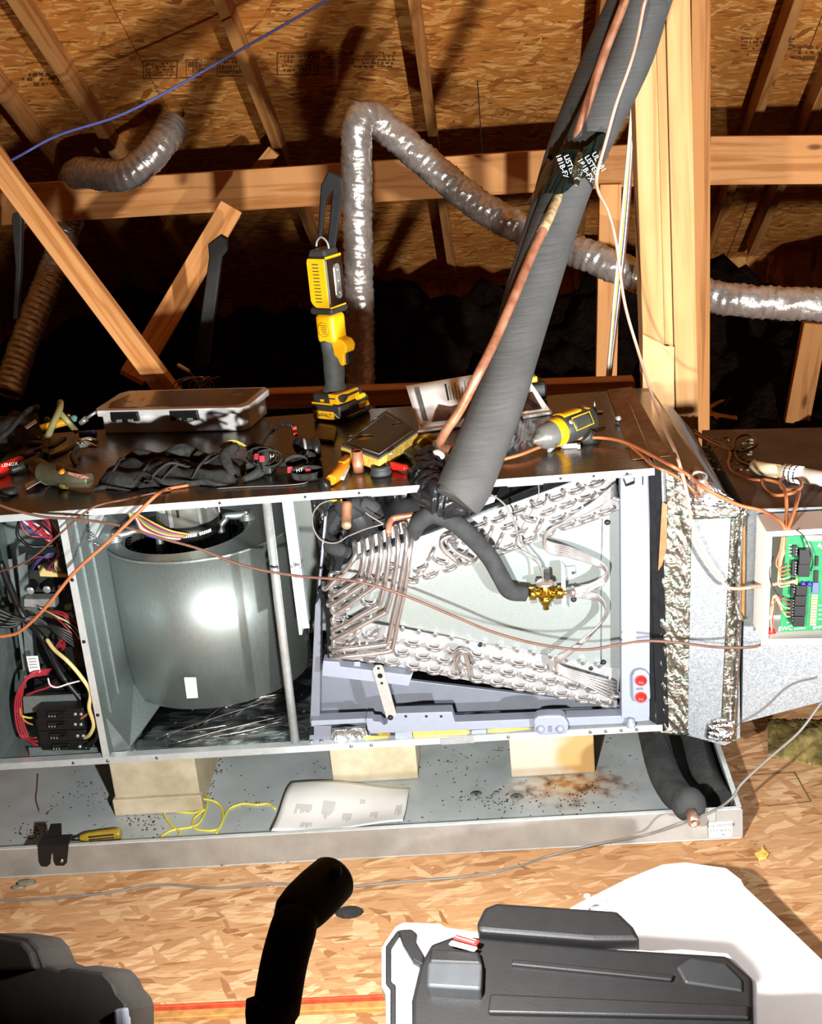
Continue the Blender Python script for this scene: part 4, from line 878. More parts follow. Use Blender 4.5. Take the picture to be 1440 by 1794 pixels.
# --- secondary drain pan
PN_ = thing('drain_pan_tray', 'long dirty galvanised drain pan on the floor under the air handler', 'pan', (-.75, .2, 0))
X0, X1, Y0, Y1, PH = -1.56, .116, -.186, .58, .0635
for nm, b in (('pan_floor', (X0, X1, Y0, Y1, .001, .0035)),): MB().box(*b).build(nm, M['pan'], PN_, origin=(-.72, .2, .001))
galv = plain('pan_wall_steel', 'a9a8a4', .5, .5, .1, 9, .05, c2='8e8d88')
def wall(pts, ext, nm='pan_wall'): return MB().prism(pts, ext).build(nm, galv, PN_, bevel=.0006, seg=1)
wall([(X0, Y0, .0035), (X1, Y0, .0035), (X1, Y0, PH), (X0, Y0, PH)], (0, .002, 0))
wall([(X1-.002, Y0+.002, .0035), (X1-.002, Y1, .0035), (X1-.002, Y1, PH), (X1-.002, Y0+.002, PH)], (.002, 0, 0))
wall([(X0, Y0+.002, .0035), (X0, Y1, .0035), (X0, Y1, PH), (X0, Y0+.002, PH)], (.002, 0, 0))
wall([(X0, Y1, .0035), (X1, Y1, .0035), (X1, Y1, PH), (X0, Y1, PH)], (0, .002, 0))
MB().box(X0, X1, Y0-.001, Y0+.007, PH, PH+.002).build('rolled_rim', M['flange'], PN_); MB().box(X1-.007, X1+.002, Y0+.007, Y1, PH, PH+.002).build('rolled_rim', M['flange'], PN_)
MB().box(X1-.045, X1+.0025, Y0-.002, Y0, .004, PH).build('corner_tab', galv, PN_)
stk = MB().prism([PY(1241, 1441, Y0-.0035), PY(1283, 1439, Y0-.0035), PY(1282, 1466, Y0-.0035), PY(1242, 1468, Y0-.0035)], (0, .001, 0)).build('size_sticker', M['white'], PN_, bevel=.0008)
def text(body, size, P, right, upv, m, par, name='lettering', ext=.0003, mirror=False, align='CENTER'):
    cu = bpy.data.curves.new(name, 'FONT'); cu.body = body; cu.size = size; cu.extrude = ext; cu.align_x = align; cu.align_y = 'CENTER'; cu.resolution_u = 2
    ob = bpy.data.objects.new(name, cu); COL.objects.link(ob); dg = bpy.context.evaluated_depsgraph_get(); dg.update()
    me = bpy.data.meshes.new_from_object(ob.evaluated_get(dg)); COL.objects.unlink(ob); bpy.data.objects.remove(ob)
    r = V(right).normalized(); u = V(upv); u = (u-r*u.dot(r)).normalized(); nrm = r.cross(u)
    R = Matrix((r, u, nrm)).transposed(); s = -1 if mirror else 1
    me.materials.clear(); me.materials.append(m)
    for vtx in me.vertices: vtx.co = R @ V((vtx.co.x*s, vtx.co.y, vtx.co.z))
    o = bpy.data.objects.new(name, me); COL.objects.link(o); place(o, V(P), par); return o
for s_, y, x in (('(UL) Listed  PCX', 1446, 1263), ('30 x 66 x 2.5', 1455, 1263), ('CMP', 1462, 1270)):
    text(s_, .0072 if y != 1462 else .006, PY(x, y, Y0-.0040), (-1, 0, 0), (0, 0, -1), M['ink'], stk)
# paint blotches, rings and crumbs on the pan floor
dirt = MB(); rn = random.Random(21)
for cx, cy, sx, sy, k_ in ((60, 1460, 40, 18, 60), (250, 1440, 40, 16, 50), (380, 1345, 25, 15, 30), (360, 1380, 12, 30, 40), (800, 1340, 90, 40, 30), (870, 1405, 70, 22, 70), (1000, 1400, 70, 25, 60), (950, 1340, 60, 20, 10), (160, 1390, 60, 40, 30), (440, 1390, 40, 30, 14)):
    for _ in range(k_):
        p = PZ(rn.gauss(cx, sx*.5), rn.gauss(cy, sy*.5), .0042)
        if -1.54 < p.x < .1 and -.175 < p.y < .5: dirt.ball(p, (rn.uniform(.0008, .0028), rn.uniform(.0008, .0024), rn.uniform(.0006, .0014)), 6)
stuff(tag(dirt.build('dirt_crumbs', M['debris']), 'dark crumbs of dirt scattered over the galvanised drain pan', 'dirt'))
for x, y, r in ((905, 1396, .013), (834, 1391, .012), (870, 1388, .006)):
    MB().lathe(PZ(x, y, .0037), (0, 0, 1), [(r, 0), (r, .0004), (0, .0004)], 20).build('grey_ring', plain('ring_grey', '7e8280', .7, .2), PN_)
    if r > .01: MB().ball(PZ(x, y, .0045), (.004, .003, .001), 8).build('ring_spot', M['debris'], PN_)
# paper sheet in the pan
def sheet(u, v):
    a, b, c, d = PZ(511, 1369, .02), PZ(718, 1376, .012), PZ(706, 1445, .045), PZ(476, 1458, .05)
    p = (a*(1-u)+b*u)*(1-v)+(d*(1-u)+c*u)*v; p.z += .006*math.sin(u*5+v*3)+.004*math.sin(v*7); return p
sh = MB().grid(sheet, 24, 16, (0, 0, -.0006)).build('printed_sheet', M['paper']); tag(sh, 'white printed sheet lying in the drain pan in front of the middle block', 'paper')
rn = random.Random(2); 
for (u0, v0, nn, L) in ((.12, .5, 12, .16), (.33, .42, 9, .3), (.5, .6, 7, .2), (.72, .6, 6, .2), (.92, .5, 5, .3), (.2, .8, 8, .12), (.62, .35, 4, .1)):
    mb = MB()
    for i in range(nn):
        u = u0+i*.011; a = sheet(u, v0)+V((0, 0, .0005)); b = sheet(u, min(.97, v0+L*rn.uniform(.5, 1)))+V((0, 0, .0005)); dx = sheet(u+.004, v0)-sheet(u, v0)
        mb.prism([a, a+dx, b+dx, b], (0, 0, .0002))
    mb.build('print_lines', M['ink_soft'], sh)
# yellow wire loops
def pan_tube(name, label, cat, m, r, pts, z=.0055, group=None):
    return tag(MB().tube([PZ(p[0], p[1], p[2] if len(p) > 2 else z) for p in pts], r, 8, 7).build(name, M[m]), label, cat, group)
pan_tube('wire_coil', 'loose coil of thin yellow wire on the drain pan near the left block', 'wire', 'yellow_wire', .0024, [(278, 1470), (300, 1455), (345, 1445), (362, 1415), (362, 1395), (345, 1382), (325, 1390), (305, 1412), (285, 1406, .012), (280, 1408, .014), (300, 1420), (340, 1424), (358, 1418, .012), (340, 1435), (342, 1452), (378, 1454), (390, 1438), (388, 1415), (370, 1402, .012), (330, 1400, .014), (295, 1412, .012), (288, 1425), (300, 1445), (315, 1458), (312, 1468)])
pan_tube('yellow_wire', 'single yellow wire curling from the coil towards the printed sheet', 'wire', 'yellow_wire', .0024, [(378, 1462), (392, 1435), (402, 1417), (425, 1408), (450, 1410), (470, 1408), (482, 1417)])
pan_tube('yellow_wire', 'short yellow wire end beside the yellow-handled screwdriver in the pan', 'wire', 'yellow_wire', .002, [(115, 1479), (140, 1483), (160, 1480), (180, 1479)])
pan_tube('brown_wire_bit', 'short thin brown wire lying on the pan floor at the far left', 'wire', 'brown_wire', .0012, [(66, 1356), (65, 1380), (63, 1400), (69, 1422)])
# screwdriver in the pan
sdv = thing('screwdriver', 'screwdriver with yellow translucent fluted handle lying in the drain pan', 'screwdriver', PZ(175, 1465, .004))
mb = MB(); a, b = PZ(213, 1460, .018), PZ(140, 1468, .018); mb.tube([a, a+(b-a)*.06, a+(b-a)*.4, a+(b-a)*.8, b], [.008, .0125, .0125, .011, .006], 6); mb.build('handle', plain('amber_handle', 'a88c2c', .3, 0, .2, 30, coat=.4), sdv)
for dz in (-.006, .0, .006): MB().tube([a+(b-a)*.15+V((0, -.011, dz)), a+(b-a)*.75+V((0, -.0105, dz))], .0018, 6, sp=False).build('handle_flute', M['debris'], sdv)
MB().tube([b, PZ(118, 1470, .016)], [.006, .004], 10, sp=False).build('shank', M['black'], sdv)
# black bracket over the pan rim
bk = thing('hook_bracket', 'small black bracket with two legs hooked over the pan rim at left', 'bracket', PZ(95, 1480, 0))
MB().prism(ppz([(66, 1484), (120, 1482), (117, 1512), (112, 1517), (98, 1517), (94, 1510), (93, 1496), (90, 1495), (88, 1514), (82, 1519), (72, 1518), (68, 1510)], Y0-.004), (0, .003, 0)).build('front_plate', M['black'], bk, bevel=.0008)
tp = [PY(66, 1484, Y0-.004), PY(120, 1482, Y0-.004)]; z = tp[0].z
MB().prism([tp[0], tp[1], V((tp[1].x, Y0+.03, z)), V((tp[0].x, Y0+.03, z))], (0, 0, .003)).build('top_plate', M['black'], bk, bevel=.0008)
MB().prism([V((tp[0].x+.008, Y0+.030, z)), V((tp[1].x-.022, Y0+.030, z)), V((tp[1].x-.026, Y0+.05, z+.012)), V((tp[0].x+.012, Y0+.05, z+.012))], (0, 0, .004)).build('rear_tab', M['black'], bk, bevel=.0008)
screw(bk, PY(108, 1508, Y0-.0045), .0035)
# insulated drain pipe and copper end at the right of the pan
ip = thing('insulated_drain_pipe', 'black foam covered pipe lying on the pan with an open copper end', 'pipe', PZ(1205, 1400, .01))
MB().tube([(.0, .34, .045), PZ(1155, 1330, .05), PZ(1180, 1385, .052), PZ(1208, 1412, .075)], [.030, .030, .030, .026], 20).build('foam_cover', M['black_rubber'], ip)
MB().tube([(.09, .36, .036), PZ(1230, 1340, .034), PZ(1262, 1400, .034)], [.027, .027, .022], 18).build('foam_cover', M['black_rubber'], ip)
e = PZ(1208, 1410, .088); d_ = V((.05, -.85, -.30)).normalized()
MB().ball(e+d_*.0+V((0, .012, -.006)), (.032, .032, .032), 16).build('foam_end', M['black_rubber'], ip)
MB().lathe(e+d_*.016, d_, [(.0085, .0), (.0105, 0), (.0105, .026), (.0085, .026), (.0085, 0)], 20).build('copper_end', plain('solder_copper', 'b8a090', .4, .7, .2, 90, c2='a0705a'), ip)
MB().lathe(e+d_*.018, d_, [(0, .004), (.0086, .004)], 20).build('pipe_bore', M['copper_old'], ip)
# grey wire from the right edge over the pan corner along the floor
tag(MB().tube([PY(1470, 1205, -.05), PY(1440, 1230, -.08), PY(1400, 1282, -.10), PY(1345, 1330, -.13), PY(1300, 1372, -.16), PY(1282, 1398, -.16), PZ(1250, 1420, .068), PZ(1190, 1440, .069)-V((0, .004, 0)), PY(1130, 1463, -.20), PY(1050, 1478, -.22), PZ(960, 1500, .004), PZ(900, 1520, .004), PZ(820, 1535, .003), PZ(700, 1545, .003), PZ(600, 1553, .003), PZ(480, 1548, .003), PZ(380, 1556, .003), PZ(280, 1550, .003), PZ(180, 1565, .003), PZ(60, 1576, .003), PZ(-40, 1576, .003)], .0024, 8, 8).build('grey_wire', M['grey_wire']), 'grey two-core wire crossing the floor and the corner of the drain pan', 'wire')
# bits on the floor
tag(MB().ball(PZ(612, 1598, .006), (.026, .017, .006), 12).build('dark_clump', plain('dark_clump', '2e2c2a', .9, 0, .3, 60, .8, 90, bd=.006)), 'dark flat clump on the floor right of the black lamp head', 'debris')
lf = MB().prism([PZ(*p, .002) for p in ((1322, 1497), (1332, 1494), (1336, 1482), (1340, 1492), (1347, 1497), (1342, 1505), (1330, 1508))], (0, 0, .004)).build('yellow_fluff', M['yellow_foam'], bevel=.001); tag(lf, 'scrap of pale yellow insulation on the floor right of the pan corner', 'scrap')
for (x, y, l) in ((46, 1546, 'grey torn scrap of film on the floor below the pan at far left'),):
    tag(MB().ball(PZ(x, y, .004), (.020, .012, .004), 8).ball(PZ(x-14, y+8, .003), (.014, .007, .003), 8).build('film_scrap', plain('grey_film', '8c8878', .6, 0, .3, 80, .6)), l, 'scrap')

tag(MB().grid(lambda u, v: PZ(1345+130*u, 1262+62*v+30*u*v, 0)+V((0, 0, .002+.022*math.sin(PI*min(1, u*.9+.1))*math.sin(PI*v)*(.7+.4*math.sin(u*9+v*6))+rn.uniform(-.0025, .0025))), 40, 24, (0, 0, -.001)).build('fiberglass_tuft', plain('dull_fiberglass', '8a7a48', .95, 0, .3, 30, .6, 150, spec=.1)), 'dull yellow tuft of fiberglass on the floor under the supply duct', 'insulation')
dk_ = MB()
for a, b in (((1318, 1358), (1392, 1353)), ((1392, 1353), (1421, 1404)), ((1421, 1404), (1345, 1412))):
    dk_.tube([PZ(*a, .0006), PZ(*b, .0006)], .0007, 5, sp=False)
dk_.build('pencil_line', M['debris'], fl)
# ------------------------------------------------------------------ flexible ducts, pipes, cables overhead
def flex(name, label, pts, r, pitch=.024, m='duct', group=None, seed=1, amp=.0025):
    sp_ = spline(pts, 30); d = [0]
    for a, b in zip(sp_, sp_[1:]): d.append(d[-1]+(b-a).length)
    st_ = .005; n_ = int(d[-1]/st_); out = []; j = 0
    for i in range(n_+1):
        s = i*st_
        while j < len(d)-2 and d[j+1] < s: j += 1
        t = (s-d[j])/max(1e-9, d[j+1]-d[j]); out.append(sp_[j].lerp(sp_[j+1], t))
    rn = random.Random(seed); N = len(out); seg = 26; vs_ = []; u = None
    tn = [(out[min(i+1, N-1)]-out[max(i-1, 0)]).normalized() for i in range(N)]
    u = tn[0].orthogonal().normalized(); wob = [rn.uniform(-1, 1) for _ in range(seg*N)]
    for i in range(N):
        u = (u-tn[i]*u.dot(tn[i])).normalized(); w_ = tn[i].cross(u)
        for k in range(seg):
            a = 2*PI*k/seg; ph = 2*PI*(i*st_/pitch)+a
            rr = r*(1+.035*abs(math.cos(ph/2))**6*1.4-.02)+amp*.55*wob[i*seg+k]+amp*.5*math.sin(a*5+i*.37)
            vs_.append(out[i]+(u*math.cos(a)+w_*math.sin(a))*rr)
    fs = [(i*seg+k, i*seg+(k+1) % seg, (i+1)*seg+(k+1) % seg, (i+1)*seg+k) for i in range(N-1) for k in range(seg)]
    o = MB().add(vs_, fs, True).build(name, M[m]); return tag(o, label, 'duct', group)
def Q(*a): return [PY(x, y, Y) for x, y, Y in a]
flex('flex_duct', 'silver flexible duct hanging straight down behind the yellow work light', Q((640, 196, 1.62), (626, 222, 1.6), (625, 300, 1.6), (626, 420, 1.6), (629, 540, 1.6), (632, 720, 1.6)), .044, seed=2)
flex('flex_duct', 'long silver flexible duct sagging from the roof to the right edge behind the post', Q((632, 206, 1.72), (652, 206, 1.72), (690, 236, 1.72), (760, 295, 1.7), (840, 360, 1.66), (930, 408, 1.6), (1040, 452, 1.5), (1140, 492, 1.45), (1240, 518, 1.4), (1340, 530, 1.38), (1500, 535, 1.36), (1900, 545, 1.4), (2600, 520, 1.5)), .045, seed=3, amp=.0035)
flex('flex_duct', 'short silver duct elbow at upper left curving from the roof over the beam and down', Q((306, 222, 2.68), (288, 244, 2.6), (262, 276, 2.56), (222, 306, 2.55), (180, 306, 2.6), (143, 303, 2.72), (128, 318, 2.95), (124, 370, 3.02), (112, 420, 3.0), (90, 480, 2.9), (62, 550, 2.8), (36, 620, 2.7), (14, 690, 2.6)), .056, seed=4)
def tb(name, label, cat, m, r, pts, n=8, k=7, group=None): return tag(MB().tube(pts, r, n, k).build(name, M[m] if isinstance(m, str) else m), label, cat, group)
ls = thing('line_set', 'thick black foam covered refrigerant pipe slanting down in front of the post', 'pipe', PY(815, 870, -.03))
MB().tube(Q((1440, -930, .75), (1165, -90, .52), (1128, 20, .48), (1098, 110, .44), (1012, 290, .34), (968, 405, .27), (905, 600, .13), (873, 705, .05), (815, 850, -.04), (800, 878, -.055)), [.046, .046, .046, .046, .044, .045, .047, .047, .049, .041], 32, 10).build('foam_sleeve', M['foam_big'], ls)
MB().tube(Q((1410, -930, .88), (1135, -90, .66), (1092, 10, .62), (1052, 100, .58), (992, 255, .46), (955, 385, .37), (915, 520, .27), (890, 640, .15)), .036, 24, 10).build('rear_foam_sleeve', M['foam_big'], ls)
MB().tube(Q((1400, -930, .69), (1122, -90, .46), (1095, 0, .43), (1062, 85, .40), (1033, 170, .36), (1006, 255, .33), (984, 330, .30), (960, 385, .20), (930, 450, .15), (905, 510, .09), (868, 595, .03), (838, 655, -.02), (806, 718, -.02), (780, 757, -.01), (772, 778, .02), (790, 786, .05), (825, 770, .1)), .0085, 14, 8).build('copper_tube', M['copper'], ls)
MB().tube(Q((1000, 310, .31), (984, 330, .29), (960, 385, .20), (948, 410, .18)), .0094, 12, 6).build('old_sleeve', plain('tan_residue', 'c9a878', .9, 0, .3, 80, .6), ls)
# tape wrap round both pipes
def wrap(u, v):
    a, b, c = PY(1026, 254, .37), PY(1010, 292, .345), PY(992, 330, .32); p = (a.lerp(b, v*2) if v < .5 else b.lerp(c, v*2-1)) - V((.012, 0, 0))
    x = V((1, .0, .32)).normalized(); y = V((0, 1, -.1)).normalized(); an = 2*PI*u
    k = 1+.03*math.sin(an*9+v*4)+.02*math.sin(an*17-v*9)+(.07 if .60 < u < .78 else 0)*math.sin(an*34+v*5)
    return p + x*(.064*k*math.cos(an)) + y*(.088*k*math.sin(an)) + V((0, 0, .006*math.sin(an*5)*(1 if v in (0, 1) else .2)))
tw = MB().grid(wrap, 90, 16).build('tape_wrap', plain('black_glossy_tape', '1c2420', .22, .2, .1, 30, .3, 40, bd=.004), ls)
foilp = plain('silver_print', 'c8d0cc', .35, .3, .2, 60)
for (x, y, s_, t_) in ((1057, 284, 'UL 181', -62), (1045, 290, 'LISTED', -62), (1034, 298, '181B-FX', -62), (1006, 290, 'LISTED', -72), (993, 292, '181B-FX', -72)):
    a = math.radians(t_); text(s_, .0135, PY(x-8, y, .248), (math.cos(a), 0, math.sin(a)), (-math.sin(a), 0, math.cos(a)), foilp, tw)
MB().prism(Q((1012, 266, .262), (1022, 268, .262), (1022, 300, .238), (1014, 328, .216), (1004, 324, .216), (1002, 300, .236)), (0, .010, 0)).build('crinkled_patch', foil('green_foil', 'a8b8ac', 60, .9, .25, .005, c2='5c6c60'), tw, bevel=.003)
# crumpled black tape elbow at the foot of the pipe
def elbow(u, v):
    c = [PY(820, 862, .0), PY(795, 880, -.01), PY(765, 868, .0), PY(745, 845, .04), PY(752, 812, .10)]
    s = v*3.999; i = int(s); p = c[i].lerp(c[i+1], s-i); t = (c[i+1]-c[i]).normalized()
    a = t.cross(V((0, 1, 0))).normalized(); b = t.cross(a); an = 2*PI*u
    k = .034*(1+.08*math.sin(v*70+2*math.sin(an*2))+.06*math.sin(an*7+v*33))
    return p+a*(k*math.cos(an))+b*(k*math.sin(an))
MB().grid(elbow, 40, 60).build('taped_elbow', plain('crumpled_black_tape', '26272a', .28, .1, .3, 40, .6, 90, bd=.004), ls)
# long thin lines
tb('tan_cable', 'tan cable hanging from the pipe wrap over the foil tape to the white control box', 'cable', 'pink_wire', .0033, Q((1420, -930, .66), (1150, -60, .38), (1130, 0, .345), (1118, 60, .32), (1104, 112, .29), (1080, 180, .27), (1062, 245, .26), (1046, 305, .25), (1048, 335, .3), (1066, 372, .36), (1080, 430, .40), (1094, 530, .40), (1118, 615, .40), (1145, 700, .30), (1163, 748, .17), (1186, 800, .01), (1203, 862, -.03), (1213, 920, -.03), (1236, 975, -.03), (1268, 1022, -.03), (1285, 1031, -.03), (1330, 1027, -.06), (1395, 1018, -.095)), n=8)
cb_ = thing('cable_bundle', 'bundle of straight white, yellow and dark cables hanging beside the post', 'cable', PY(1066, 675, 1.2))
for i, (c, dx) in enumerate((('white', -4), ('yellow_wire', 0), ('blue_wire', 2), ('white', 4), ('brown_wire', 6))):
    MB().tube(Q((1112+dx*.3, 150, 1.0), (1103+dx*.7, 270, 1.0), (1092+dx, 400, 1.05), (1080+dx*.9, 520, 1.1), (1070+dx*.6, 620, 1.15), (1063+dx*.5, 690, 1.2)), .0040, 8).build('cable', M[c], cb_)
tb('blue_cable', 'thin blue cable running diagonally below the roof at upper left', 'cable', 'blue_rope', .0042, Q((-60, 318, 1.9), (25, 278, 1.9), (100, 238, 1.9), (205, 204, 1.9), (290, 162, 1.9), (420, 88, 1.9), (500, 42, 1.9), (580, -3, 1.9), (680, -60, 1.85), (1000, -240, 1.7)))
# dark hangers
for pts, lb in ((((575, 300), (600, 312), (600, 336), (586, 440), (572, 440), (582, 336), (571, 350), (563, 418), (556, 416), (562, 325)), 'black metal hanger with two legs hanging left of the vertical silver duct'),
                (((385, 412), (398, 420), (398, 440), (388, 452), (364, 640), (340, 640), (366, 450), (364, 428)), 'long black hanging tube in front of the sawn diagonal board'),
                (((22, 374), (34, 371), (38, 384), (36, 470), (30, 560), (22, 560), (27, 470), (20, 386)), 'thin black hanging tube at the far left under the beam')):
    Y = 1.45 if pts[0][0] != 22 else 1.9
    tag(MB().prism([PY(x, y, Y) for x, y in pts], (0, .03, 0)).build('black_hanger', plain('dull_black', '1c1a18', .6, .1, .3, 40), bevel=.003), lb, 'hanger')
tb('brown_cable', 'brown thermostat cable sagging across the open front of the air handler', 'cable', 'brown_wire', .0027, Q((-40, 868, -.02), (0, 885, -.03), (30, 895, -.035), (80, 906, -.035), (140, 910, -.035), (210, 921, -.035), (290, 945, -.035), (350, 962, -.035), (430, 992, -.04), (520, 1009, -.05), (620, 1018, -.06), (700, 1040, -.06), (790, 1077, -.07), (860, 1106, -.07), (940, 1128, -.07), (1020, 1138, -.07), (1080, 1130, -.06), (1130, 1123, -.05), (1190, 1126, -.04), (1260, 1134, -.045), (1320, 1133, -.06), (1345, 1122, -.075)))
tb('orange_cable', 'orange-brown cable crossing the control compartment and blower up to the cabinet top', 'cable', 'orange_wire', .0034, Q((-40, 1118, -.05), (10, 1114, -.05), (38, 1104, -.05), (80, 1064, -.06), (130, 1003, -.06), (185, 953, -.05), (235, 905, -.04), (262, 878, -.03), (278, 864, -.012))+[PZ(292, 857, ZT+.005), PZ(330, 850, ZT+.004)])
tb('thin_brown_cable', 'thin dark brown cable from the cabinet top edge down over the control compartment', 'cable', 'brown_wire', .002, [PZ(300, 858, ZT+.004), PZ(250, 868, ZT+.003)]+Q((215, 876, -.01), (180, 883, -.02), (150, 897, -.03), (95, 944, -.03), (60, 975, -.03), (26, 993, -.02), (-20, 1006, -.01)))
cz = ZT+.008
def topt(*a): return [PZ(p[0], p[1], ZT+(p[2] if len(p) > 2 else .005)) for p in a]
tb('pink_cable', 'copper coloured cable lying from the pipe foot across the cabinet top to the control box', 'cable', 'orange_wire', .0034, topt((868, 808), (910, 797, .01), (950, 782, .012), (1000, 770, .012), (1050, 767, .012), (1095, 775, .012), (1150, 802, .014), (1180, 818, .018))+Q((1205, 832, -.01), (1240, 858, -.055), (1292, 884, -.03), (1335, 895, -.03), (1365, 912, -.07), (1376, 928, -.085)))
tb('copper_cable', 'second thinner copper coloured cable from the cabinet top right corner to the foil tape', 'cable', 'orange_wire', .0025, topt((1095, 775, .006), (1115, 790), (1140, 812), (1158, 822, .006))+Q((1180, 832, -.015), (1205, 850, -.02), (1225, 872, -.012)))
# --- the control box on the supply duct
YC = -.090
bx = thing('control_box', 'white plastic box with green circuit board mounted on the supply duct', 'box', PY(1400, 1128, -.04))
A, B_, Cc, D_ = PY(1343, 932, YC), PY(1600, 917, YC), PY(1590, 1125, YC), PY(1336, 1129, YC)
MB().prism([PY(1343, 925, .0), PY(1600, 915, .0), PY(1590, 1110, .0), PY(1325, 1108, .0)], (0, .008, 0)).build('box_back', M['white'], bx)
def barrier(a, b, c, d): MB().prism([a, b, c, d], (0, .004, 0)) 
rim = .010
def inn(p, cx, cy): return p+V((cx*rim, 0, cy*rim))
for a, b, na, nb in ((A, B_, (1, -1), (-1, -1)), (B_, Cc, (-1, -1), (-1, 1)), (Cc, D_, (-1, 1), (1, 1)), (D_, A, (1, 1), (1, -1))):
    MB().prism([a, b, inn(b, *nb), inn(a, *na)], (0, .09, 0)).build('box_side', M['white'], bx, bevel=.001)
MB().prism([D_+V((-.004, 0, 0)), Cc, Cc+V((0, 0, .012)), D_+V((-.002, 0, .012))], (0, -.004, 0)).build('box_lip', M['white'], bx, bevel=.001)
bo = plain('knockout', 'cfc4b4', .6)
MB().lathe(PY(1415, 920, -.05), (0, 0, 1), [(.008, 0), (.010, .001), (.008, .0015), (.0, .001)], 20).build('knockout', bo, bx)
YP = YC+.006
cbx = MB().prism(Q((1378, 940, YP), (1600, 925, YP), (1592, 1098, YP), (1366, 1107, YP)), (0, .002, 0)).build('circuit_board', M['pcb'], bx)
def pcb(name, m, x0, y0, x1, y1, th, bev=.0006): return MB().prism(Q((x0, y0, YP-th), (x1, y0, YP-th), (x1-(y1-y0)*.05, y1, YP-th), (x0-(y1-y0)*.05, y1, YP-th)), (0, th, 0)).build(name, M[m], cbx, bevel=bev)
pcb('terminal_block', 'black', 1389, 957, 1397, 976, .008); pcb('terminal_block', 'black', 1388, 983, 1396, 1010, .008)
for i, y in enumerate((1014, 1030)): pcb('terminal_block', 'black', 1386, y, 1394, y+14, .008)
pcb('terminal_block', 'black', 1384, 1050, 1391, 1088, .008)
for y in [961+5.2*i for i in range(3)]+[986+5*i for i in range(5)]+[1017+5*i for i in range(5)]+[1052+5*i for i in range(8)]:
    MB().lathe(PY(1396-(y-960)*.06, y, YP-.0085), (0, -1, 0), [(.0013, 0), (.0013, .0008), (0, .0008)], 8).build('terminal_screw', M['steel'], cbx)
for (x, y, w_, h) in ((1401, 964, 20, 26), (1399, 990, 20, 21), (1395, 1027, 20, 17), (1393, 1045, 20, 17), (1392, 1063, 20, 17), (1390, 1081, 20, 17)): pcb('relay', 'black', x, y, x+w_, y+h, .014, .001)
for x in (1406, 1417): MB().lathe(PY(x, 1021, YP), (0, -1, 0), [(.004, 0), (.004, .009), (0, .009)], 12).build('capacitor', M['blue_wire'], cbx)
pcb('yellow_part', 'yellow_wire', 1394, 1013, 1398, 1027, .006); pcb('white_connector', 'white', 1410, 939, 1480, 948, .008); pcb('dark_part', 'black', 1429, 975, 1434, 992, .004); pcb('dark_part', 'black', 1427, 1000, 1434, 1020, .004)
pcb('blue_part', 'blue_rope', 1424, 1021, 1435, 1040, .005)
for i in range(12): pcb('resistor', 'cream_wire', 1422-i*.3, 1042+i*4.6, 1433-i*.3, 1045+i*4.6, .003, .0004)
for (x, y) in ((1384, 954), (1384, 960), (1384, 966), (1384, 972), (1388, 1015), (1380, 1090), (1440, 960), (1436, 1060), (1436, 1068), (1436, 1076), (1436, 1084)): pcb('silkscreen', 'white', x-2, y, x+3, y+1.6, .0004, 0)
for cx in (1416, 1436): MB().prism(Q((cx-4, 958, YP-.0004), (cx+4, 958, YP-.0004), (cx, 951, YP-.0004)), (0, .0004, 0)).build('warning_triangle', M['white'], cbx)
text('EWC', .0115, PY(1376, 1101, YP-.001), (1, 0, .03), (0, 0, 1), M['white'], cbx); text('CONTROLS', .004, PY(1401, 1101, YP-.001), (1, 0, .03), (0, 0, 1), M['white'], cbx); text('BMPlus', .0085, PY(1436, 1099, YP-.001), (1, 0, .03), (0, 0, 1), M['white'], cbx)
MB().lathe(PY(1349, 1107, YP+.02), (0, -1, 0), [(.0095, 0), (.0095, .004), (0, .005)], 20).build('red_button', M['red'], bx)
rn = random.Random(9)
for i, c in enumerate(('orange_wire', 'orange_wire', 'orange_wire', 'cream_wire', 'orange_wire', 'cream_wire')):
    e = lambda s=3: rn.uniform(-s, s)
    MB().tube(Q((1370+i*1.5, 940, YC+.012), (1366+i*2, 965, YC+.01), (1360+i*2+e(), 985+e(), YC+.008), (1366+e(), 995+i*6, YC+.006), (1384, 990+i*7, YP-.008)), .0014, 6).build('board_wire', M[c], bx)
for i, c in enumerate(('brown_wire', 'red_wire', 'cream_wire', 'orange_wire', 'cream_wire')):
    e = lambda s=4: rn.uniform(-s, s)
    MB().tube(Q((1352, 1105, YC+.016), (1352+e(), 1085, YC+.01), (1354+e(), 1065, YC+.008), (1360+e(), 1045+e(), YC+.006), (1372+e(), 1045+i*8, YC+.004), (1384, 1052+i*7, YP-.008)), .0013, 6).build('board_wire', M[c], bx)
MB().tube(Q((1395, 928, YC-.002), (1407, 938, YC-.004), (1418, 960, YC-.008), (1424, 985, YC-.012), (1420, 1000, YC-.01)), .0013, 6).build('board_wire', M['black'], bx)
MB().tube(Q((1355, 975, YC+.01), (1349, 995, YC), (1350, 1020, YC), (1362, 1040, YC), (1372, 1046, YC)), .0012, 6).build('board_wire', M['black'], bx)
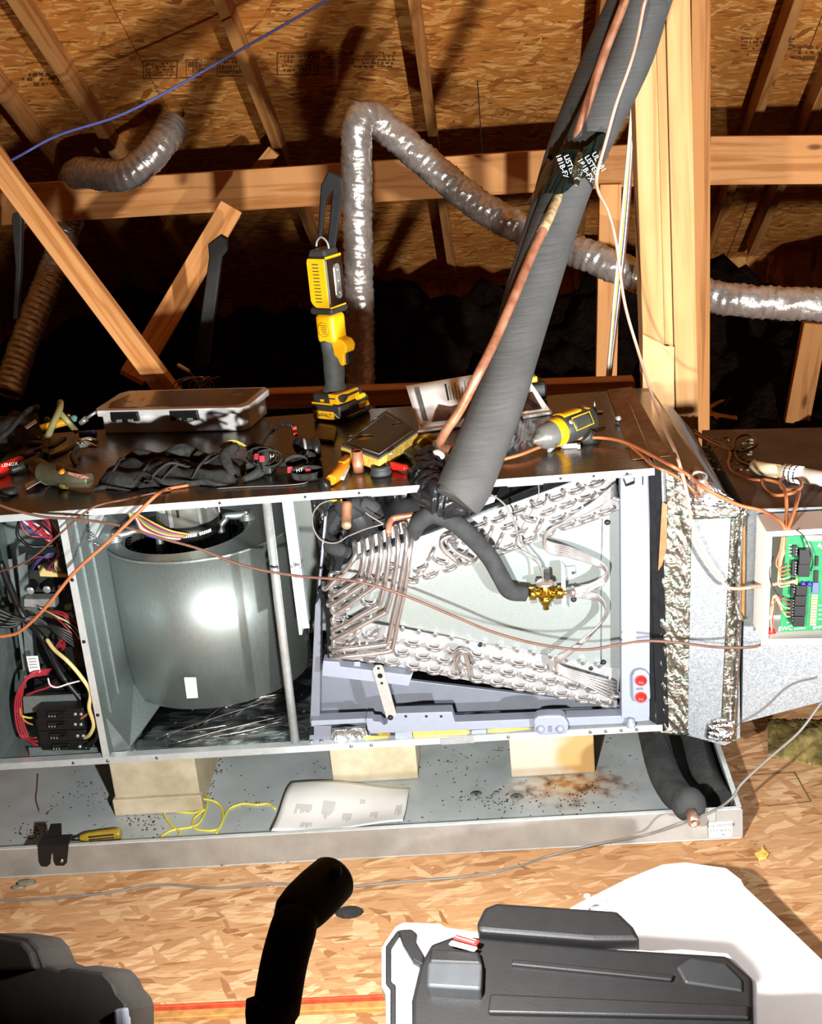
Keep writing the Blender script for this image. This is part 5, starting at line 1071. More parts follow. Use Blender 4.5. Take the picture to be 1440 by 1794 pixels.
# cables gathered into the box and looped on the duct top
DT = .570
def dtop(*a): return [PZ(p[0], p[1], DT+(p[2] if len(p) > 2 else .004)) for p in a]
tb('cable_loop', 'copper coloured cable looped twice on the dusty duct above the control box', 'cable', 'orange_wire', .0034, Q((1376, 928, -.085), (1378, 895, -.04), (1376, 865, .0))+dtop((1368, 848, .01), (1340, 840, .012), (1334, 848, .01), (1345, 862), (1362, 868), (1392, 862, .012), (1404, 850, .016), (1398, 838, .018), (1380, 834, .016), (1368, 842, .014), (1372, 856, .01), (1398, 860, .01)) + Q((1396, 880, -.02), (1388, 905, -.06), (1380, 928, -.085)))
tb('tan_cable', 'pair of tan cables curling from the dark corner behind the duct to the white pipe', 'cable', 'brown_wire', .003, dtop((1216, 754), (1240, 768), (1262, 778), (1282, 790, .008), (1290, 768, .02), (1312, 762, .024), (1326, 778, .02), (1306, 790, .01), (1288, 790), (1296, 808), (1330, 820, .01), (1370, 832, .012)))
tb('tan_cable', 'single brown cable lying from the dark corner round the loop towards the box', 'cable', 'orange_wire', .003, dtop((1218, 760), (1250, 778), (1278, 792), (1276, 812, .006), (1284, 828), (1310, 838), (1336, 842)))
pv = thing('white_pipe', 'white plastic drain pipe with a joint lying on the duct at the right edge', 'pipe', PZ(1400, 840, DT))
a, b, c = PZ(1318, 818, DT+.018), PZ(1375, 828, DT+.018), PZ(1520, 852, DT+.020)
MB().tube([a, b], .0135, 18, sp=False).build('pipe_run', plain('aged_white_pipe', 'd8c498', .5, 0, .15, 20), pv); MB().tube([b, b.lerp(c, .22)], .0175, 18, sp=False).build('coupling', plain('inked_white_pipe', 'f0ece4', .5, 0, .3, 30, c2='e8e4da'), pv); MB().tube([b.lerp(c, .2), c], .0150, 18, sp=False).build('pipe_run', M['white'], pv)
for i in range(3): MB().lathe(b.lerp(c, .03+.06*i), (c-b), [(.0178, 0), (.0178, .003)], 14).build('ink_mark', M['ink'], pv)
ins = MB(); rn = random.Random(4)
for _ in range(90):
    p = PZ(rn.uniform(1235, 1320), rn.uniform(765, 830), DT+.003); ins.ball(p, (rn.uniform(.002, .008), rn.uniform(.002, .006), rn.uniform(.001, .004)), 6)
stuff(tag(ins.build('pale_fluff', plain('grey_fluff', 'a89880', .95, 0, .3, 60, .6)), 'pale crumbs of insulation heaped on the dusty duct below the cable loop', 'debris'))
# ------------------------------------------------------------------ things on top of the air handler
def frame(x0, y0, x1, y1, z=ZT):
    a, b = PZ(x0, y0, z), PZ(x1, y1, z); x = (b-a).normalized(); zz = V((0, 0, 1)); y = zz.cross(x)
    Mx = Matrix((x, y, zz)).transposed().to_4x4(); Mx.translation = a; return Mx, (b-a).length
# clear parts case
Mx, L = frame(168, 762, 438, 757)
oc = thing('parts_case', 'clear plastic parts case with a dark red lid print and two black latches', 'case', Mx @ V((L/2, .08, .001)))
W, H_ = .165, .056
def bxl(name, m, x0, x1, y0, y1, z0, z1, par, bev=.002, Mt=None): return MB(Mt or Mx).box(x0, x1, y0, y1, z0, z1).build(name, M[m] if isinstance(m, str) else m, par, bevel=bev)
ol = lambda e, z: [(e+.012, e, z), (L-e-.012, e, z), (L-e, e+.02, z), (L-e, W-e-.02, z), (L-e-.015, W-e, z), (e+.015, W-e, z), (e, W-e-.02, z), (e, e+.02, z)]
MB(Mx).prism([V(p) for p in ol(.008, .001)], (0, 0, .040)).build('case_body', M['clear'], oc, bevel=.002)
MB(Mx).prism([V(p) for p in ol(.0, .041)], (0, 0, .014)).build('case_lid', M['clear'], oc, bevel=.002)
lidp = MB(Mx).prism([V(p) for p in ((.03, .02, .0555), (.10, .02, .0555), (.115, .028, .0555), (.165, .028, .0555), (.18, .02, .0555), (L-.03, .02, .0555), (L-.018, .05, .0555), (L-.018, W-.015, .0555), (.04, W-.015, .0555), (.018, .06, .0555))], (0, 0, .0012)).build('lid_print', plain('lid_print', '43181a', .25, 0, .2, 14, c2='2c1616', coat=.3), oc)
MB(Mx).prism([V(p) for p in ((.082, .075, .0568), (.092, .072, .0568), (.086, .095, .0568))], (0, 0, .0006)).build('red_emblem', M['red'], lidp)
for r_ in ((L-.07, L-.045, .10, .13), (.035, .05, .07, .075), (.05, .07, .06, .064)): MB(Mx).box(r_[0], r_[1], r_[2], r_[3], .0567, .0572).build('print_mark', plain('lid_mark', '6a5a4c', .5), lidp)
for x0 in (.045, .185):
    la = bxl('latch', 'black', x0, x0+.066, -.005, .004, .030, .052, oc); bxl('latch_grip', M['black'], x0+.002, x0+.064, -.007, -.003, .042, .052, la, .001)
    for dx in (.013, .040): bxl('latch_tab', 'steel', x0+dx, x0+dx+.013, -.0065, -.0035, .028, .036, la, .001)
rn = random.Random(8)
for i in range(26):
    x = rn.uniform(.03, L-.03); y = rn.uniform(.012, .13); c = rn.choice(['copper', 'copper', 'brass', 'steel'])
    a = V((x, y, .012)); MB(Mx).tube([a, a+V((rn.uniform(-.014, .014), rn.uniform(-.012, .012), rn.uniform(0, .01)))], rn.uniform(.004, .007), 8, sp=False).build('fitting', M[c], oc)
for x in (.09, .17, .24): bxl('divider_wall', 'clear', x, x+.0015, .012, W-.012, .003, .038, oc, 0)
# black canvas tool bag, slumped
def bag(u, v):
    x0, x1 = .0, .285; s = u; an = PI*(v)        # v: 0 front edge .. 1 back edge
    x = x0+(x1-x0)*u
    h = .036*(math.sin(PI*min(1, max(0, u*1.02)))**.45)*(.8+.25*math.sin(u*7+.6)+.1*math.sin(u*17))
    y = .005+.13*(.5-.5*math.cos(an))+.006*math.sin(u*19+v*8)
    z = h*math.sin(an)**.7+.004*math.sin(u*31+v*13)*math.sin(an)+.006*math.sin(v*22+u*9)*math.sin(an)
    return V((x, y, max(.0012, z+.001)))
Mb, Lb = frame(160, 862, 432, 851)
tbg = thing('tool_bag', 'slumped black canvas tool bag with zip and yellow lining piece', 'bag', Mb @ V((.15, .06, 0)))
MB(Mb).grid(bag, 90, 40, (0, 0, -.001)).build('bag_body', M['black_soft'], tbg)
MB(Mb).grid(lambda u, v: V((.01+.20*u+.03*v, .125+.03*v, .010+.030*math.sin(PI*(.15+.7*u))*math.sin(PI*v*.9+.2)+.008*math.sin(u*13))), 40, 14, (0, .003, -.001)).build('bag_flap', M['black_soft'], tbg)
for k_ in range(4):
    u0 = .10+.20*k_; MB(Mb).tube([bag(u0, .12)+V((0, 0, .003)), bag(u0+.05, .35)+V((0, 0, .007)), bag(u0+.02+.02*k_, .6)+V((0, 0, .006)), bag(min(.98, u0+.10), .8)+V((0, 0, .004))], [.001, .003, .003, .001], 8).build('fold', M['black_soft'], tbg)
MB(Mb).tube([bag(.42, .05)+V((0, 0, .004)), bag(.44, .25)+V((0, 0, .005)), bag(.52, .40)+V((0, 0, .005)), bag(.68, .50)+V((0, 0, .006)), bag(.85, .62)+V((0, 0, .008)), bag(.93, .75)+V((0, 0, .012))], .0028, 6).build('zip', M['ink'], tbg)
p = bag(.415, .05)+V((0, -.004, .004)); zp = MB(Mb).obox(p+V((0, -.006, .0)), .011, .006, .028, rot('X', 55)).build('zip_pull', plain('gunmetal', '8c8880', .35, .8), tbg, bevel=.001)
MB(Mb).grid(lambda u, v: V((.235+.055*u+.01*v, .10+.018*v-.02*u*v, .048+.012*math.sin(PI*u)-.012*v)), 14, 8, (0, 0, .0015)).build('yellow_lining', M['yellow_foam'], tbg)
MB(Mb).tube([V((.30, .10, .045)), V((.325, .085, .035)), V((.325, .05, .012)), V((.30, .02, .006))], [.012, .014, .012, .006], 8).build('strap', M['black_soft'], tbg)
MB(Mb).tube([V((.27, .09, .05)), V((.26, .05, .045)), V((.28, .02, .02))], [.010, .012, .008], 8).build('strap', M['black_soft'], tbg)
# ---- yellow work light standing on its battery
o = PZ(598, 728, ZT); WLm = R4((o.x, o.y, ZT+.0008), rz=-32)
wl = thing('work_light', 'upright yellow and black cordless work light standing on its battery pack', 'lamp', (o.x, o.y, ZT))
def wb(name, m, x0, x1, y0, y1, z0, z1, par=wl, bev=.004): return MB(WLm).box(x0, x1, y0, y1, z0, z1).build(name, M[m] if isinstance(m, str) else m, par, bevel=bev, seg=3)
dk = plain('charcoal_plastic', '33332f', .5, 0, .1, 60, .1)
bat = MB(WLm).prism([V((x, y, .0)) for x, y in ((-.038, -.052), (.038, -.052), (.046, -.03), (.046, .045), (.03, .062), (-.03, .062), (-.046, .045), (-.046, -.03))], (0, 0, .038)).build('battery', dk, wl, bevel=.006, seg=3)
MB(WLm).box(-.034, .022, -.0535, -.0515, .006, .024).build('brand_plate', M['yellow'], bat, bevel=.0008)
Rw = WLm.to_3x3(); 
text('DeWALT', .0105, WLm @ V((-.004, -.0556, .015)), Rw @ V((1, 0, 0)), Rw @ V((0, 0, 1)), M['ink'], bat)
MB(WLm).tube([V((.022, -.0535, .022)), V((.034, -.0535, .012)), V((.046, -.03, .011)), V((.047, .02, .011))], .0012, 6, sp=False).build('trim_line', M['cream_wire'], bat)
foot = MB(WLm).prism([V((x, y, .038)) for x, y in ((-.034, -.050), (.034, -.050), (.040, -.035), (.040, .030), (.028, .046), (-.028, .046), (-.040, .030), (-.040, -.035))], (0, 0, .022)).build('foot', dk, wl, bevel=.007, seg=3)
MB(WLm).prism([V((.012, -.051, .040)), V((.036, -.051, .040)), V((.042, -.02, .040)), V((.042, .02, .040)), V((.030, .02, .0625)), V((.022, -.045, .0625))][:4], (-.004, .002, .022)).build('yellow_panel', M['yellow'], foot, bevel=.002)
MB(WLm).box(-.036, .02, -.0525, -.0500, .038, .042).build('yellow_lip', M['yellow'], foot, bevel=.0006)
MB(WLm).box(-.012, -.002, -.0525, -.0505, .044, .050).build('release_mark', M['yellow'], foot, bevel=.0006)
MB(WLm).prism([V((.043, .005, .018)), V((.043, .045, .018)), V((.036, .040, .045)), V((.036, .005, .048))], (.006, 0, -.002)).build('release_button', M['yellow'], bat, bevel=.003)
MB(WLm).tube([V((-.004, -.006, .056)), V((-.003, -.006, .075)), V((-.002, -.004, .105)), V((-.003, -.002, .135)), V((-.006, 0, .170))], [.030, .0215, .0235, .0225, .0235], 22).build('grip', plain('grip_rubber', '4c4e4a', .7, 0, .15, 50, .3, 200), wl)
MB(WLm).prism([V((x, -.017, z)) for x, z in ((-.012, .178), (.018, .178), (.040, .172), (.048, .160), (.044, .146), (.037, .142), (.036, .118), (.026, .116), (.018, .134), (.004, .140), (.002, .162), (-.016, .166))], (0, .034, 0)).build('trigger_guard', M['yellow'], wl, bevel=.004, seg=3)
MB(WLm).box(.034, .043, -.009, .009, .120, .146).build('trigger', M['black'], wl, bevel=.002)
bodyl = wb('neck', 'yellow', -.026, .024, -.024, .024, .165, .228, bev=.010)
MB(WLm).lathe(V((-.002, -.0245, .196)), (0, -1, 0), [(.016, 0), (.016, .0006), (.0145, .0006)], 24).build('rating_ring', plain('yellow_dark', 'c89010', .5), bodyl)
for i in range(5): MB(WLm).box(-.010+.001*i, .006, -.0255, -.0248, .204-i*.0045, .2055-i*.0045).build('rating_print', plain('rating_ink', '8a6a10', .6), bodyl)
wb('bumper_ring', dk, -.032, .030, -.031, .031, .228, .244, bev=.008)
head = wb('lamp_head', dk, -.029, .026, -.028, .028, .242, .352, bev=.010)
hp = MB(WLm).prism([V((x, -.0292, z)) for x, z in ((-.020, .250), (-.012, .244), (.022, .244), (.022, .348), (-.022, .348), (-.025, .340), (-.025, .258))], (0, .003, 0)).build('vent_panel', M['yellow'], head, bevel=.001)
for i in range(12): MB(WLm).box(-.010, .006, -.0302, -.0290, .256+i*.0072, .2578+i*.0072).build('vent_slot', M['ink'], hp)
MB(WLm).box(.0245, .0272, -.024, .026, .246, .346).build('reflector', plain('chrome', 'c8c4bc', .12, 1, .05, 30), head, bevel=.001)
lens = MB(WLm).prism([V((.0273, y, z)) for y, z in [(.004+.0085*math.cos(a), .325+.0085*math.sin(a)) for a in [PI*i/8 for i in range(9)]] + [(.004+.0085*math.cos(a), .268+.0085*math.sin(a)) for a in [PI+PI*i/8 for i in range(9)]]], (.002, 0, 0)).build('lens', plain('lens_grey', '8c8a84', .15, .3, .05, 40), head)
for z in (.272, .297, .320): MB(WLm).ball(V((.0294, .004, z)), .0018, 8).build('led', M['white'], head)
MB(WLm).box(.022, .0265, -.026, .026, .240, .2455).build('yellow_edge', M['yellow'], head, bevel=.001); MB(WLm).box(.022, .0265, -.026, .026, .3465, .352).build('yellow_edge', M['yellow'], head, bevel=.001)
MB(WLm).prism([V((x, -.024, z)) for x, z in ((-.026, .350), (.024, .350), (.020, .366), (-.018, .366))], (0, .048, 0)).build('top_cap', dk, head, bevel=.005)
MB(WLm).tube([V((-.017, 0, .362)), V((-.014, 0, .378)), V((-.001, 0, .388)), V((.013, 0, .378)), V((.017, 0, .358))], .0022, 8).build('hanging_hook', M['steel'], wl)
# ---- panel of grey plastic on yellow foam with two round holes
zt = ZT+.032
def keyhole(outer, holes):
    """outer polygon with round holes joined by hair-thin slits"""
    pts = list(outer)
    for c, rx, n_ in holes:
        i = min(range(len(pts)), key=lambda k: (pts[k]-c).length); a = pts[i]; d = (a-c).normalized(); a0 = math.atan2(d.y, d.x)
        s = V((-d.y, d.x, 0))*1e-4; ring = [c+V((math.cos(a0-2*PI*k/n_)*rx, math.sin(a0-2*PI*k/n_)*rx, 0)) for k in range(n_+1)]
        ring[0] = ring[0]+s; ring[-1] = ring[-1]-s
        pts = pts[:i]+[a+s]+ring+[a-s]+pts[i+1:]
    return pts
fpn = thing('foam_backed_panel', 'grey plastic cover with two round holes on yellow foam, on the cabinet top', 'panel', PZ(665, 790, ZT))
cs = [PZ(597, 782, zt), PZ(664, 805, zt), PZ(732, 757, zt), PZ(676, 722, zt)]
ctr = sum(cs, V())/4; fo = [c+(c-ctr)*.02 for c in cs]
MB().prism(fo, (0, 0, -.024)).build('foam_back', M['yellow_foam'], fpn, bevel=.004, seg=2)
MB().prism(keyhole(cs, [(PZ(640, 769, zt), .0175, 20), (PZ(697, 746, zt), .0115, 16)])[::-1], (0, 0, .0035)).build('cover_plate', plain('grey_cover', '56585a', .55, 0, .1, 30), fpn)
i4 = [c+(ctr-c)*.14+V((0, 0, .004)) for c in cs]
MB().tube(i4+[i4[0]], .0012, 6, sp=False).build('raised_edge', plain('grey_cover2', '64666a', .5), fpn)
for p, r_ in (((640, 769), .0172), ((697, 746), .0112)):
    MB().lathe(PZ(*p, zt-.010), (0, 0, 1), [(r_, .011), (r_, 0), (0, -.0001)], 20).build('foam_bore', M['yellow_foam'], fpn)
for p in ((616, 764), (658, 734), (684, 795)): MB().ball(PZ(*p, zt+.004), (.006, .003, .002), 8).build('clip', M['steel'], fpn)
# ---- small things along the front edge
p = PZ(628, 830, ZT); tag(MB().lathe((p.x, p.y+.010, ZT+.0005), (0, 0, 1), [(.0088, .001), (.0105, 0), (.0107, .020), (.0103, .0205), (.0105, .042), (.0092, .042), (.0090, .001)], 24).build('copper_coupling', M['copper']), 'short copper pipe coupling standing upright near the front edge', 'coupling')
p = PZ(667, 836, ZT); tag(MB().lathe((p.x, p.y+.015, ZT+.0005), (0, 0, 1), [(.012, .004), (.020, 0), (.021, .006), (.017, .009), (.019, .011), (.018, .017), (.013, .019), (.010, .016), (.009, .004)], 24).build('rubber_grommet', plain('rubber', '35383a', .6, 0, .2, 60)), 'dark rubber grommet lying in front of the foam-backed panel', 'grommet')
kf = thing('folding_tool', 'orange handled folding tool with a dark round end over the front edge', 'tool', PZ(590, 830, ZT))
a, b, c = PZ(608, 805, ZT+.014), PZ(590, 832, ZT+.013), PZ(572, 848, ZT+.013)
MB().tube([a, a.lerp(b, .5), b, b.lerp(c, .6)], [.010, .0135, .013, .010], 10).build('handle', M['orange'], kf, bevel=0)
MB().obox(a.lerp(b, .4)+V((.004, -.004, .010)), .014, .030, .008, rot('Z', -20)).build('lock_block', M['orange'], kf, bevel=.002)
MB().tube([PZ(617, 803, ZT+.012), PZ(600, 838, ZT+.010)], .004, 8, sp=False).build('liner', M['steel'], kf)
MB().lathe(c+V((0, .004, 0)), (-.5, -.8, -.1), [(0, 0), (.010, .0), (.0115, .003), (.0115, .012), (.009, .015), (0, .015)], 20).build('round_end', M['black'], kf)
# headlamp with strap, battery box and coiled cord
hl = thing('headlamp', 'black headlamp with printed elastic strap, coiled cord and battery box', 'headlamp', PZ(500, 800, ZT))
Mh, _ = frame(432, 834, 482, 832)
MB(Mh).box(0, .050, .0, .045, .001, .026).build('battery_box', plain('box_grey', '2e3434', .45), hl, bevel=.003)
def ring(cx, cy, z, R, w_, tilt, name='strap', m='black_soft', a0=0, a1=2*PI, squash=.6):
    c = PZ(cx, cy, ZT+z)
    def f(u, v):
        a = a0+(a1-a0)*u; q_ = V((R*math.cos(a), R*squash*math.sin(a), (v-.5)*w_)); return c+rot('X', tilt) @ q_
    return MB().grid(f, 36, 3, (0, .0015, .0015)).build(name, M[m], hl)
ring(458, 800, .035, .030, .022, 75); ring(470, 805, .03, .028, .018, 60); ring(520, 812, .022, .022, .016, 50); ring(538, 830, .012, .030, .014, 15, squash=.5)
ring(500, 795, .03, .045, .016, 40, a0=PI, a1=2*PI)
for (x, y, z) in ((450, 800, .040), (459, 804, .040), (508, 823, .020), (540, 826, .014)): MB().obox(PZ(x, y, ZT+z), .010, .005, .012, rot('X', -30)).build('red_badge', M['red_wire'], hl, bevel=.001)
for (x, y, z) in ((518, 761, .045), (516, 750, .05)): MB().obox(PZ(x, y, ZT+z), .008, .006, .007).build('red_badge', M['red'], hl, bevel=.001)
a = math.radians(-6)
text('IGHT', .012, PZ(476, 797, ZT+.030)+V((0, -.012, 0)), (math.cos(a), 0, math.sin(a)), (0, .5, .86), M['white'], hl); text('HT', .010, PZ(527, 818, ZT+.020)+V((0, -.02, 0)), (1, 0, .1), (0, .5, .86), M['white'], hl)
lb_ = MB().lathe(PZ(560, 785, ZT+.022), (-.95, -.25, .05), [(0, 0), (.020, 0), (.022, .004), (.022, .014), (.019, .016), (.019, .026), (.021, .028), (.021, .034), (.016, .040), (0, .042)], 24).build('lamp_body', plain('lamp_black', '1e1c1c', .35, .1, .1, 30), hl)
MB().lathe(PZ(560, 785, ZT+.022), (-.95, -.25, .05), [(.0225, .028), (.0232, .029), (.0232, .032), (.0225, .033)], 24).build('bright_rim', M['steel'], lb_)
MB().ball(PZ(528, 780, ZT+.03), (.018, .015, .02), 12).build('lamp_bracket', M['black'], hl); MB().ball(PZ(535, 800, ZT+.02), (.022, .012, .012), 12).build('lamp_bracket', M['black_soft'], hl)
pts = []
for i in range(90):
    t = i/89; c = PZ(474, 758, ZT+.03).lerp(PZ(518, 748, ZT+.045), t)+V((0, 0, .012*math.sin(PI*t))); a = t*2*PI*11
    pts.append(c+V((0, math.cos(a)*.0055, math.sin(a)*.0055)))
MB().tube(pts, .0015, 6, sp=False).build('coiled_cord', plain('glossy_black', '2a2a2a', .2), hl)
MB().tube([PZ(474, 758, ZT+.03), PZ(462, 775, ZT+.045), PZ(455, 800, ZT+.04), PZ(460, 826, ZT+.02)], .0022, 8).build('cord', M['black'], hl)
MB().tube([PZ(540, 838, ZT+.003), PZ(535, 846, ZT+.002), PZ(500, 850, ZT+.002), PZ(430, 853, ZT+.002), PZ(380, 856, ZT+.002)], .001, 6).build('thin_cord', M['grey_wire'], hl)
ca = thing('red_case', 'dark red packet lying under the foot of the yellow work light', 'packet', PZ(570, 760, ZT))
MB().prism([PZ(548, 772, ZT+.001), PZ(585, 778, ZT+.001), PZ(592, 755, ZT+.001), PZ(560, 750, ZT+.001)], (0, 0, .008)).build('packet_body', plain('maroon', '5c2028', .3, 0, .3, 60), ca, bevel=.002)
bt = ['pair of brass and white nuts in front of the tool bag']
gp = 'small fittings in front of the tool bag'
for i, (x, y, c, l) in enumerate(((399, 829, 'white', 'small white round fitting beside the tool bag corner'), (394, 840, 'brass', 'small brass ring fitting beside the tool bag corner'))):
    tag(MB().lathe(PZ(x, y, ZT+.004), (.2, -1, .2), [(.003, 0), (.0055, 0), (.0055, .006), (.003, .006), (.003, 0)], 14).build('small_fitting', M[c]), l, 'fitting')
for i in range(4):
    x = 373+i*5; a = PZ(x, 842-i*2, ZT+.003); tag(MB().lathe(a, (.3, .2*i-.3, 1), [(0, 0), (.0022, 0), (.0022, .014), (.0042, .015), (.0042, .017), (0, .018)], 10).build('brass_screw', M['brass']), ['leftmost', 'second from left', 'third from left', 'rightmost'][i]+' small brass screw in the cluster of four beside the tool bag', 'screw', 'brass screws beside the tool bag')
# booklet
bk2 = thing('booklet', 'open white booklet with a brown printed block leaning behind the thick pipe', 'booklet', PZ(850, 735, ZT))
def page(a, b, c, d, th, name, m, par, bulge=.0):
    return MB().grid(lambda u, v: (a*(1-u)+b*u)*(1-v)+(d*(1-u)+c*u)*v+V((0, 0, bulge*math.sin(PI*u))), 14, 6, (0, th, -th*.3)).build(name, M[m] if isinstance(m, str) else m, par)
q1 = [PZ(736, 756, ZT+.003), PZ(846, 742, ZT+.003), PZ(838, 655, ZT+.075), PZ(711, 676, ZT+.060)]
pg = page(q1[0], q1[1], q1[2], q1[3], .003, 'page', 'paper', bk2)
q2 = [PZ(846, 742, ZT+.003), PZ(966, 722, ZT+.003), PZ(916, 650, ZT+.075), PZ(838, 655, ZT+.075)]
pg2 = page(q2[0], q2[1], q2[2], q2[3], .003, 'page', 'paper', bk2)
brn = plain('brown_print', '5c4036', .6, 0, .1, 30)
def inq(q_, u, v): return (q_[0]*(1-u)+q_[1]*u)*(1-v)+(q_[3]*(1-u)+q_[2]*u)*v+V((0, -.0012, .0004))
MB().prism([inq(q1, .22, .16), inq(q1, .98, .14), inq(q1, .98, .50), inq(q1, .55, .42), inq(q1, .38, .50)], (0, -.0004, .0002)).build('brown_block', brn, pg)
MB().prism([inq(q2, .02, .12), inq(q2, .90, .10), inq(q2, .92, .50), inq(q2, .02, .42)], (0, -.0004, .0002)).build('brown_block', brn, pg2)
MB().prism([inq(q1, .10, .20), inq(q1, .17, .20), inq(q1, .17, .93), inq(q1, .10, .93)], (0, -.0004, .0002)).build('grey_bar', plain('grey_print', '6c6a66', .7), pg)
for i in range(9): MB().prism([inq(q1, .52+i*.045, .55), inq(q1, .535+i*.045+(.012 if i == 0 else 0), .55), inq(q1, .535+i*.045+(.012 if i == 0 else 0), .9-(i % 3)*.06), inq(q1, .52+i*.045, .9-(i % 3)*.06)], (0, -.0004, .0002)).build('print_lines', M['ink_soft'] if i else M['ink'], pg)
MB().prism([PZ(732, 760, ZT+.001), PZ(968, 726, ZT+.001), PZ(960, 716, ZT+.001), PZ(740, 745, ZT+.001)], (0, 0, .006)).build('lower_pages', M['paper'], bk2)
MB().tube([inq(q2, .66, .75), inq(q2, .70, .4), inq(q2, .82, .12)], .0018, 6).build('dark_cord', M['black'], bk2); MB().tube([inq(q2, .70, .75), inq(q2, .76, .4), inq(q2, .88, .12)], .0018, 6).build('dark_cord', M['black'], bk2)
# red screwdriver and grey bar under the panel
rs = thing('screwdriver', 'screwdriver with a red handle half under the foam-backed panel', 'screwdriver', PZ(698, 818, ZT))
a, b = PZ(682, 815, ZT+.009), PZ(712, 820, ZT+.009); MB().tube([a, a.lerp(b, .3), b], [.007, .0085, .006], 8).build('handle', M['red'], rs); MB().tube([b, PZ(735, 823, ZT+.007)], .0018, 8, sp=False).build('shank', M['steel'], rs)
tag(MB().prism([PZ(700, 798, ZT+.002), PZ(722, 812, ZT+.002), PZ(736, 802, ZT+.002), PZ(712, 788, ZT+.002)], (0, 0, .014)).build('scraper_block', plain('dark_grey', '3e3e3a', .5, 0, .2, 40), bevel=.003), 'dark grey block behind the red screwdriver', 'block')
vf = thing('plastic_fitting', 'white plastic elbow fitting with a blue ring left of the pipe foot', 'fitting', PZ(755, 805, ZT))
MB().tube([PZ(748, 812, ZT+.016), PZ(755, 797, ZT+.022)], [.014, .013], 14, sp=False).build('white_nut', M['white'], vf); MB().tube([PZ(755, 797, ZT+.022), PZ(768, 798, ZT+.026), PZ(774, 806, ZT+.018)], [.011, .012, .010], 12).build('elbow', M['white'], vf)
MB().lathe(PZ(752, 790, ZT+.028), (-.1, -.6, .8), [(.0, .005), (.006, .006), (.012, .004), (.0135, -.003), (.0135, -.010), (0, -.010)], 18).build('blue_ring', plain('blue_ring', '3c6ea8', .4), vf); MB().lathe(PZ(752, 790, ZT+.028), (-.1, -.6, .8), [(.0, .010), (.004, .008), (.0065, .0055)], 14).build('purple_center', M['purple_wire'], vf)
MB().ball(PZ(744, 776, ZT+.028), (.016, .010, .012), 12).build('yellow_part', plain('dull_yellow', 'a89028', .5), vf)
tag(MB().ball(PZ(748, 768, ZT+.014), (.022, .012, .010), 12).build('yellow_scrap', M['yellow_foam']), 'small dull yellow foam scrap behind the white fitting', 'scrap')
# impact driver
im = thing('impact_driver', 'yellow and black cordless impact driver lying on its side right of the pipe', 'drill', PZ(990, 760, ZT))
a, b = PZ(938, 772, ZT+.030), PZ(1036, 732, ZT+.036); d_ = (b-a).normalized(); LL = (b-a).length
nose = MB().lathe(a, d_, [(0, -.006), (.005, -.006), (.006, 0), (.010, .002), (.012, .010), (.019, .013), (.024, .022), (.026, .045)], 22).build('gear_case', plain('smoked_grey', '7c7a74', .3, .3, .1, 30), im)
MB().lathe(a, d_, [(.0265, .044), (.028, .048), (.029, .060), (.028, .064)], 22).build('yellow_collar', M['yellow'], im)
MB().lathe(a, d_, [(.0265, .064), (.030, .070), (.031, LL*.8), (.027, LL*.95), (.018, LL), (0, LL)], 22).build('motor_housing', dk, im)
upv = V((0, 0, 1)); sdv_ = d_.cross(upv).normalized()
def onbody(t, an, r_): return a+d_*t+(upv*math.cos(an)+sdv_*math.sin(an))*r_
for k0, m_ in ((-.45, 'yellow'),):
    MB().grid(lambda u, v: onbody(.066+(LL*.9-.066)*u, -.55+1.0*v, .0318-.004*u*u), 10, 8, tuple(upv*.001)).build('yellow_back', M['yellow'], im)
MB().grid(lambda u, v: onbody(.078+(LL*.8-.078)*u, .75+.75*v, .0322), 8, 6, tuple(sdv_*.001)).build('side_plate', plain('plate_grey', '3c3c38', .4), im)
qd = [onbody(.078, .72, .0335), onbody(LL*.82, .72, .0328), onbody(LL*.82, 1.5, .0328), onbody(.078, 1.5, .0335)]
MB().tube(qd+[qd[0]], .0012, 6, sp=False).build('yellow_outline', M['yellow'], im)
MB().lathe(onbody(.072, .9, .032), (sdv_*.8+upv*.6), [(.005, 0), (.005, .002), (0, .002)], 10).build('case_screw', M['steel'], im)
MB().tube([onbody(LL*.7, 2.2, .026), onbody(LL*.7, 2.2, .05)+V((.01, .03, -.015)), onbody(LL*.7, 2.2, .05)+V((.012, .06, -.025))], [.018, .016, .016], 14).build('grip', dk, im)
MB().tube([onbody(.03, 2.0, .03), PZ(960, 770, ZT+.006), PZ(1010, 760, ZT+.003), PZ(1060, 748, ZT+.002)], .0012, 6).build('dark_wire', M['black'], im)
# clear film bag
fb = tag(MB().grid(lambda u, v: V((0, 0, 0))+(PZ(872, 800, ZT)*(1-u)+PZ(955, 775, ZT)*u)*(1-v)+(PZ(880, 748, ZT)*(1-u)+PZ(948, 742, ZT)*u)*v+V((0, 0, .003+.032*math.sin(PI*u)*math.sin(PI*min(1, v*1.1))*(.7+.4*math.sin(u*19+v*11))+.004*math.sin(u*43-v*31))), 40, 30).build('clear_bag', M['bag']), 'crumpled clear plastic film bag between the thick pipe and the impact driver', 'bag')
tag(MB().ball(PZ(888, 772, ZT+.012), (.016, .008, .007), 12).build('blue_stopper', plain('blue_cap', '2f7eb0', .4)), 'small blue stopper under the clear bag beside the thick pipe', 'stopper')
yk = thing('utility_knife', 'yellow and black knife standing out from behind the pipe foot', 'knife', PZ(858, 830, ZT))
MB().tube([PZ(865, 790, ZT+.018), PZ(860, 818, ZT+.012)], [.006, .007], 8, sp=False).build('black_grip', M['black'], yk); MB().tube([PZ(861, 812, ZT+.012), PZ(858, 824, ZT+.008), PZ(853, 832, ZT+.006)], [.008, .0075, .003], 8).build('yellow_body', M['yellow'], yk)
